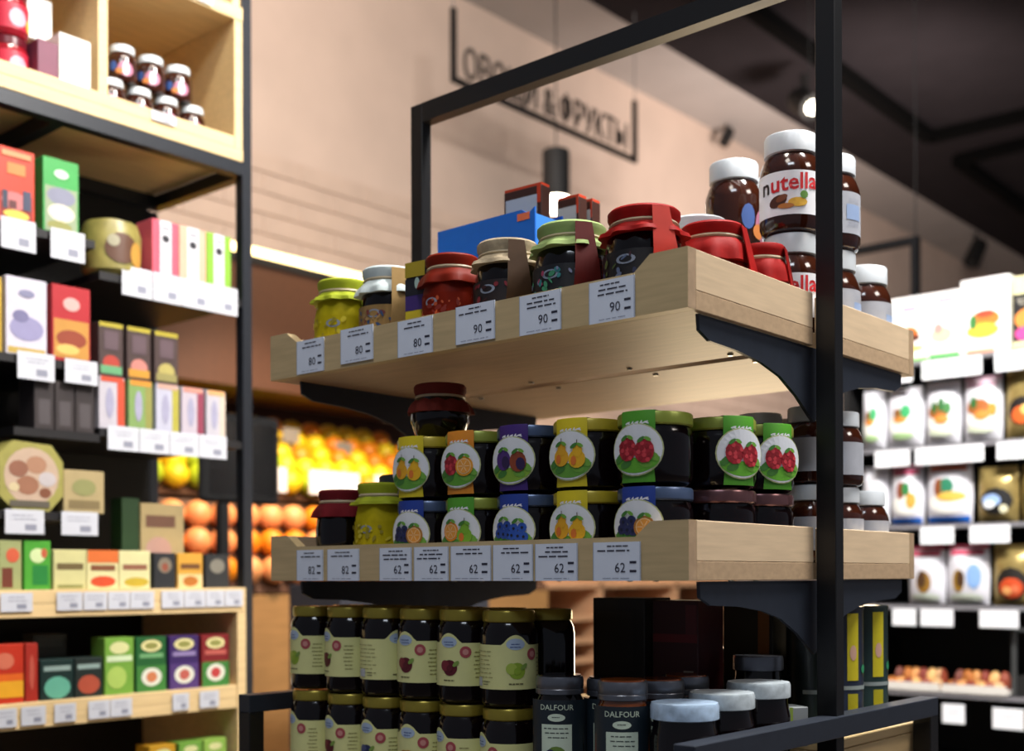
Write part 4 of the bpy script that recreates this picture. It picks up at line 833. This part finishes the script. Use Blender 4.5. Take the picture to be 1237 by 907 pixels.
food2 = [(0, .4, .4, .2, '#eef0e8'), (-.05, .5, .2, .08, '#d98a3c'), (.1, .62, .14, .12, '#38a060'), (-.12, .6, .1, .08, '#8a5a2c'), (0, .2, .3, .06, '#a8c890')]
food3 = [(0, .35, .4, .18, '#f0f0ea'), (-.1, .6, .12, .16, '#8a3c20'), (.05, .62, .12, .12, '#2f7a40'), (.25, .6, .08, .08, '#f0f0f0'), (.2, .42, .14, .14, '#d89a3c')]
bag(-1.0, -.915, .4305, .190, bagm, food2, 'first silver bag half hidden behind the spread jars')
bag(-.912, -.785, .4305, .190, bagm, food2, 'silver bag with green herb picture in the second row')
bag(-.780, -.662, .4305, .195, bagm, food, 'silver bag with brown sausages picture in the second row')
bag(-.655, -.530, .4305, .200, bagm, food[:3]+food[5:]+[(.3, .7, .14, .12, '#f4f4f4'), (.3, .5, .1, .1, '#e08a2c')], 'silver bag with a white dish picture right of the sausage bag', topc=C('#c9a0b0'))
bag(-1.0, -.905, .1725, .190, bagm, [], 'plain silver bag behind the lower spread jars')
bag(-.900, -.785, .1725, .190, bagm, food3, 'third-row bag with blue foot and dark food picture', foot=C('#1f6fd8'), topc=C('#b84a6a'))
bag(-.778, -.625, .1725, .195, bagm, food3[:2]+[(.0, .62, .16, .14, '#2a7a5a'), (-.18, .6, .08, .16, '#8a4a24'), (.1, .45, .3, .08, '#e0b04c')], 'blue-footed bag with green leaves picture, right one', foot=C('#1f6fd8'), topc=C('#c86a4a'))
bag(-.84, -.715, -.0895, .180, bagm, [(0, .4, .2, .2, '#8a6420'), (-.05, .45, .12, .16, '#4a3018'), (0, .12, .4, .08, '#cfd8c8')], 'silver bag with brown mushrooms picture in the fourth row', topc=C('#c8506a'))
bag(-.712, -.572, -.0895, .182, bagm, [(-.15, .42, .14, .2, '#9a7424'), (-.1, .45, .1, .15, '#4a3018'), (.2, .5, .16, .22, '#7fa4d4'), (0, .12, .4, .08, '#cfd8c8')], 'silver bag with brown pieces and blue block picture', topc=C('#c8506a'))
for i, (x0, x1, z, h_, bl_) in enumerate(((-.88, -.755, .7085, .215, [('e', .45, .42, .3, .12, '#e0702c'), ('e', .55, .36, .25, .06, '#5a2c1c'), ('r', .3, .78, .7, .84, '#d88aa8'), ('e', .5, .2, .4, .05, '#f0d070'), ('r', 0, 0, 1, .05, '#8ac86c')]),
        (-.753, -.65, .7085, .215, [('e', .4, .35, .35, .12, '#e8c0a0'), ('e', .3, .45, .15, .08, '#b09088'), ('r', .3, .84, .8, .9, '#e08a9a'), ('r', 0, 0, 1, .07, '#5cb85c')]),
        (-.648, -.495, .7085, .238, [('e', .5, .45, .3, .12, '#e07a30'), ('e', .45, .3, .34, .1, '#f0c040'), ('e', .25, .42, .08, .1, '#3a7a3a'), ('e', .5, .52, .2, .05, '#d84a30'), ('r', .1, .0, .7, .06, '#e8a080')]))):
    carton('food_box', ('white box with burger picture nearest the island on the top row', 'narrow white box between the two burger boxes', 'tallest white box with orange and yellow burger picture')[i], 'food box', ((x0+x1)/2, YR+.06, z), 0, x1-x0, .10, h_, bagw,
           [p[:5]+(C(p[5]),) if p[0] == 'r' else p[:5]+(C(p[5]),) for p in bl_], 'white food boxes on the top right shelf')
carton('food_box', 'black and gold fruit box at the right photo edge, top row', 'food box', (-.425, YR+.06, .7085), 0, .125, .1, .225, C('#d8d0a0'), [('r', 0, .1, 1, .75, C('#1c1a1c')), ('e', .4, .4, .35, .15, C('#e08a3c')), ('e', .3, .2, .25, .1, C('#d04a90')), ('e', .7, .85, .2, .06, C('#8a8a30')), ('l', .4, .66, .6, 2, .05, C('#c8c0b0'))], 'white food boxes on the top right shelf')
goldf = mat('gold_foil', '#a8935a', .3, metal=.5, noise=.2)
for x0, z, h_, bb_, l in ((-.522, .4305, .205, [(-.05, .42, .34, .22, '#201c1c'), (-.05, .36, .25, .14, '#e0662c'), (.05, .44, .12, .08, '#e8c070')], 'gold and black pack with orange fruit picture in the second row'),
        (-.610, .1725, .165, [(0, .4, .4, .26, '#141414'), (-.1, .42, .24, .12, '#9ab8e8'), (-.15, .34, .16, .08, '#f0f4f8'), (.2, .25, .1, .08, '#e8e4c0')], 'black and gold pack with blue label, left of the pair'),
        (-.475, .1725, .165, [(0, .4, .4, .26, '#141414'), (.05, .45, .2, .12, '#2a7ac8')], 'black and gold pack with blue label at the right photo edge'),
        (-.562, -.0895, .180, [(0, .36, .38, .3, '#1c1814'), (0, .3, .3, .18, '#c84a20'), (-.1, .25, .12, .08, '#e0a060'), (.1, .28, .1, .08, '#d87048')], 'gold-topped pack with tomato picture in the fourth row'),
        (-.425, -.0895, .180, [(0, .36, .38, .3, '#1c1814')], 'gold-topped pack beside the tomato one at the photo edge')):
    bag(x0, x0+.128, z, h_, goldf, bb_, l, group='gold and black packs on the right shelf')
# pastries
rnd = random.Random(3)
for k, (xa, xb) in enumerate(((-.90, -.715), (-.705, -.50))):
    tag(MB().box(xa, xb, YR-.01, YR+.16, -.3715, -.362, C('#d8d4cc'), b=.002).box(xa, xb, YR-.012, YR-.006, -.3715, -.345, C('#d8d4cc')).build('serving_tray'), ('left' if k == 0 else 'right')+' white tray carrying small pastries on the right shelf', 'tray', 'white pastry trays')
pc = ['#b06a2c', '#c88a4c', '#7a2c1c', '#d8a868', '#8a3c24', '#c9a070', '#6a3020']
pm = [mat('pastry_%d' % i, c, .6, noise=.25, scale=40, bump=.4) for i, c in enumerate(pc)]
pmesh = {}
for i in range(26):
    m_ = i % 7
    if m_ not in pmesh:
        r = random.Random(m_); pmesh[m_] = MB().lathe([(0, 0), (.014, 0), (.019, .006), (.018, .014), (.011, .021), (0, .023)], pm[m_], 12, fr=lambda a, z, r=r, q=r.uniform(0, 6): 1+.14*math.sin(3*a+q)+.07*math.sin(7*a)).mesh('p')
    x = -.885+(i % 13)*.029; row = i//13
    o = link('pastry', pmesh[m_]); o.location = (x+rnd.uniform(-.005, .005), YR+.025+row*.05, -.3618); o.rotation_euler = (0, 0, rnd.uniform(0, 6)); o.scale = (1, 1, 1.3+1.3*row)
    if x > -.73 and x < -.69: o.location.x = -.745 if row else -.675
    tag(o, 'small baked pastry in '+('brown', 'tan', 'dark red', 'pale gold', 'rust', 'sand', 'dark brown')[m_]+' crust on the white trays', 'pastry', 'pastries on the white trays')
bk = thing('wire_basket', 'black wire basket frame standing at the right photo edge', 'basket', (-.44, YR+.08, -.3715))
for a in ((-.06, -.045, 0, .20), (.045, .06, 0, .20)): MB().box(a[0], a[1], -.05, -.04, a[2], a[3], C('#3a3c3c')).build('upright', bk)
MB().box(-.06, .06, -.05, -.04, .20, .212, C('#3a3c3c')).build('top_bar', bk); MB().box(-.045, .045, -.04, .04, 0, .06, C('#1c1c1c')).build('basin', bk)

# ------------------------------------------------------------------ fruit stand in the distance
fs_ = thing('fruit_stand', 'lit fruit stand with dark canopy by the pink wall', 'market stand', (-3.7, 1.0, FL))
V = lambda mb: (setattr(mb, 'T', Matrix.Translation((3.7, -1.0, -FL))), mb)[1]
fasc = mat('brown_fascia', '#4a2c18', .6, noise=.1)
V(MB()).box(-4.1, -3.7, .6, 3.75, .87, 1.44, fasc).build('canopy', fs_)
V(MB()).box(-3.74, -3.69, .6, 3.75, 1.44, 1.475, blackmat).build('canopy_edge', fs_)
V(MB()).box(-3.72, -3.695, .6, 3.75, 1.478, 1.515, mat('strip_light', '#ffe2a0', emit=5)).build('strip_light', fs_)
V(MB()).prism([(-3.70, .36), (-3.62, .36), (-4.25, .78), (-4.25, .70)], .6, 3.75, fasc).build('upper_bed', fs_, smooth=0)
V(MB()).prism([(-3.45, -.06), (-3.30, -.06), (-3.62, .34), (-3.70, .34)], .6, 3.75, fasc).build('lower_bed', fs_, smooth=0)
V(MB()).box(-4.2, -3.3, .6, 3.75, FL, -.07, woodbrown).build('base', fs_)
V(MB()).box(-4.38, -4.3, .6, 3.75, -.06, .9, fasc).build('back_panel', fs_)
def fruit(name, c, r=.058, sq=1):
    def f():
        prof = [(r*math.sin(PI*i/8)*(1), r*(1-math.cos(PI*i/8))*sq) for i in range(9)]; prof[0] = (0, 0); prof[-1] = (0, 2*r*sq)
        return MB().lathe(prof, mat(name, c, .45, noise=.1, scale=30), 14).mesh('f')
    return cached(('fr', name), f)
ROWN = ['first', 'second', 'third', 'fourth', 'fifth', 'sixth']
kinds = [('lemon_skin', '#f0c818', 'lemon', 'yellow lemon on the upper bed of the fruit stand'), ('orange_skin', '#ee8a10', 'orange', 'orange fruit on the upper bed of the fruit stand'), ('lime_skin', '#a8c020', 'lime', 'yellow-green lime at the left of the upper fruit bed'), ('grapefruit_skin', '#f2a060', 'grapefruit', 'pale grapefruit on the lower bed of the fruit stand')]
rnd = random.Random(11)
for row in range(5):
    for c_ in range(17):
        y = 1.30+c_*.122+(.06 if row % 2 else 0)
        kd = kinds[2] if (y < 2.45 and rnd.random() < .4) else kinds[0] if rnd.random() < (.85 if y < 2.7 else .45) else kinds[1]
        o = link(kd[2], fruit(kd[0], kd[1])); q_ = .06+row*.135; o.location = (-3.62-q_*.832+.555*.059, y, .36+q_*.555+.832*.059-.058+rnd.uniform(0, .01)); tag(o, kd[3]+', '+ROWN[row]+' row', kd[2], kd[2]+'s on the fruit stand')
for row in range(3):
    for c_ in range(14):
        y = 1.30+c_*.125+(.06 if row % 2 else 0); kd = kinds[3] if rnd.random() < .6 else kinds[1]
        o = link(kd[2], fruit(kd[0], kd[1])); q_ = .075+row*.15; o.location = (-3.30-q_*.625+.78*.059, y, -.06+q_*.78+.625*.059-.058)
        tag(o, (kd[3] if kd[2] == 'grapefruit' else 'orange fruit on the lower bed of the fruit stand')+', '+ROWN[row]+' row', kd[2], 'fruit on the lower bed')
for i, (a, b) in enumerate(((1.95, 2.15), (2.28, 2.58), (2.68, 2.9))):
    t = carton('price_card', ('left', 'middle', 'right')[i]+' white price card on the front edge of the fruit stand', 'price card', (-3.50, (a+b)/2, .385), HR, b-a, .006, .11, C('#f6f4f0'), [('l', .5, .6, .7, 2, .2, C('#d8b8a0'))], 'price cards on the fruit stand')

for y, z, nm in ((2.46, .60, 'left'), (2.80, .56, 'right')):
    t = thing('price_holder', nm+' grey price holder stuck among the lemons and oranges', 'price holder', (-3.86, y, z), HR)
    MB().box(-.05, .05, -.004, .004, .06, .13, C('#8a8478'), b=.002).build('plate', t); MB().box(-.006, .006, -.003, .003, -.08, .0595, C('#5a5650')).build('stem', t)
# monitor on a pole
mo = thing('pole_monitor', 'black rounded monitor on a thin pole beyond the rack', 'monitor', (-2.6, 1.255, FL))
B = lambda mb: (setattr(mb, 'T', Matrix.Translation((2.6, -1.255, -FL))), mb)[1]
B(MB()).box(-2.64, -2.60, 1.093, 1.415, .258, .562, blackmat, b=.012).build('casing', mo)
B(MB()).box(-2.599, -2.5985, 1.12, 1.39, .285, .535, mat('dark_screen', '#0a0a0c', .2)).build('screen', mo)
B(MB()).box(-2.64, -2.61, 1.17, 1.205, FL+.02, .257, blackmat).build('pole', mo); B(MB()).box(-2.75, -2.5, 1.05, 1.33, FL, FL+.02, blackmat).build('foot', mo)
# counters farther on
ct = thing('checkout_counter', 'dark counter with pale wooden door panels behind the island left end', 'counter', (-2.3, 1.2, FL))
B2 = lambda mb: (setattr(mb, 'T', Matrix.Translation((2.3, -1.2, -FL))), mb)[1]
B2(MB()).box(-2.6, -2.32, 1.45, 2.2, FL, -.02, mat('counter_grey', '#3a3b42', .6), b=.003).build('carcass', ct)
for z0, z1 in ((-.175, -.150), (-.33, -.20), (-.60, -.375)):
    B2(MB()).box(-2.318, -2.30, 1.46, 2.19, z0, z1, mat('peach_wood', '#c99e78', .6, noise=.08, scale=6), b=.002).build('panel', ct)
cn = thing('bread_rack', 'warm lit pale wooden rack far behind the lower jars', 'rack', (-3.7, 3.9, FL))
B3 = lambda mb: (setattr(mb, 'T', Matrix.Translation((3.7, -3.9, -FL))), mb)[1]
pw = mat('peach_wood', '#c99e78', .6, noise=.08, scale=6)
for z in (-.04, -.24, -.38, -.50, -.64): B3(MB()).box(-4.2, -3.7, 3.9, 6.4, z-.03, z, pw, b=.002).build('shelf_board', cn)
for y in (3.9, 4.75, 5.6, 6.37): B3(MB()).box(-4.2, -3.7, y, y+.03, FL, .0, pw).build('upright', cn)
B3(MB()).box(-4.22, -4.2, 3.9, 6.4, FL, .05, pw).build('back_board', cn)
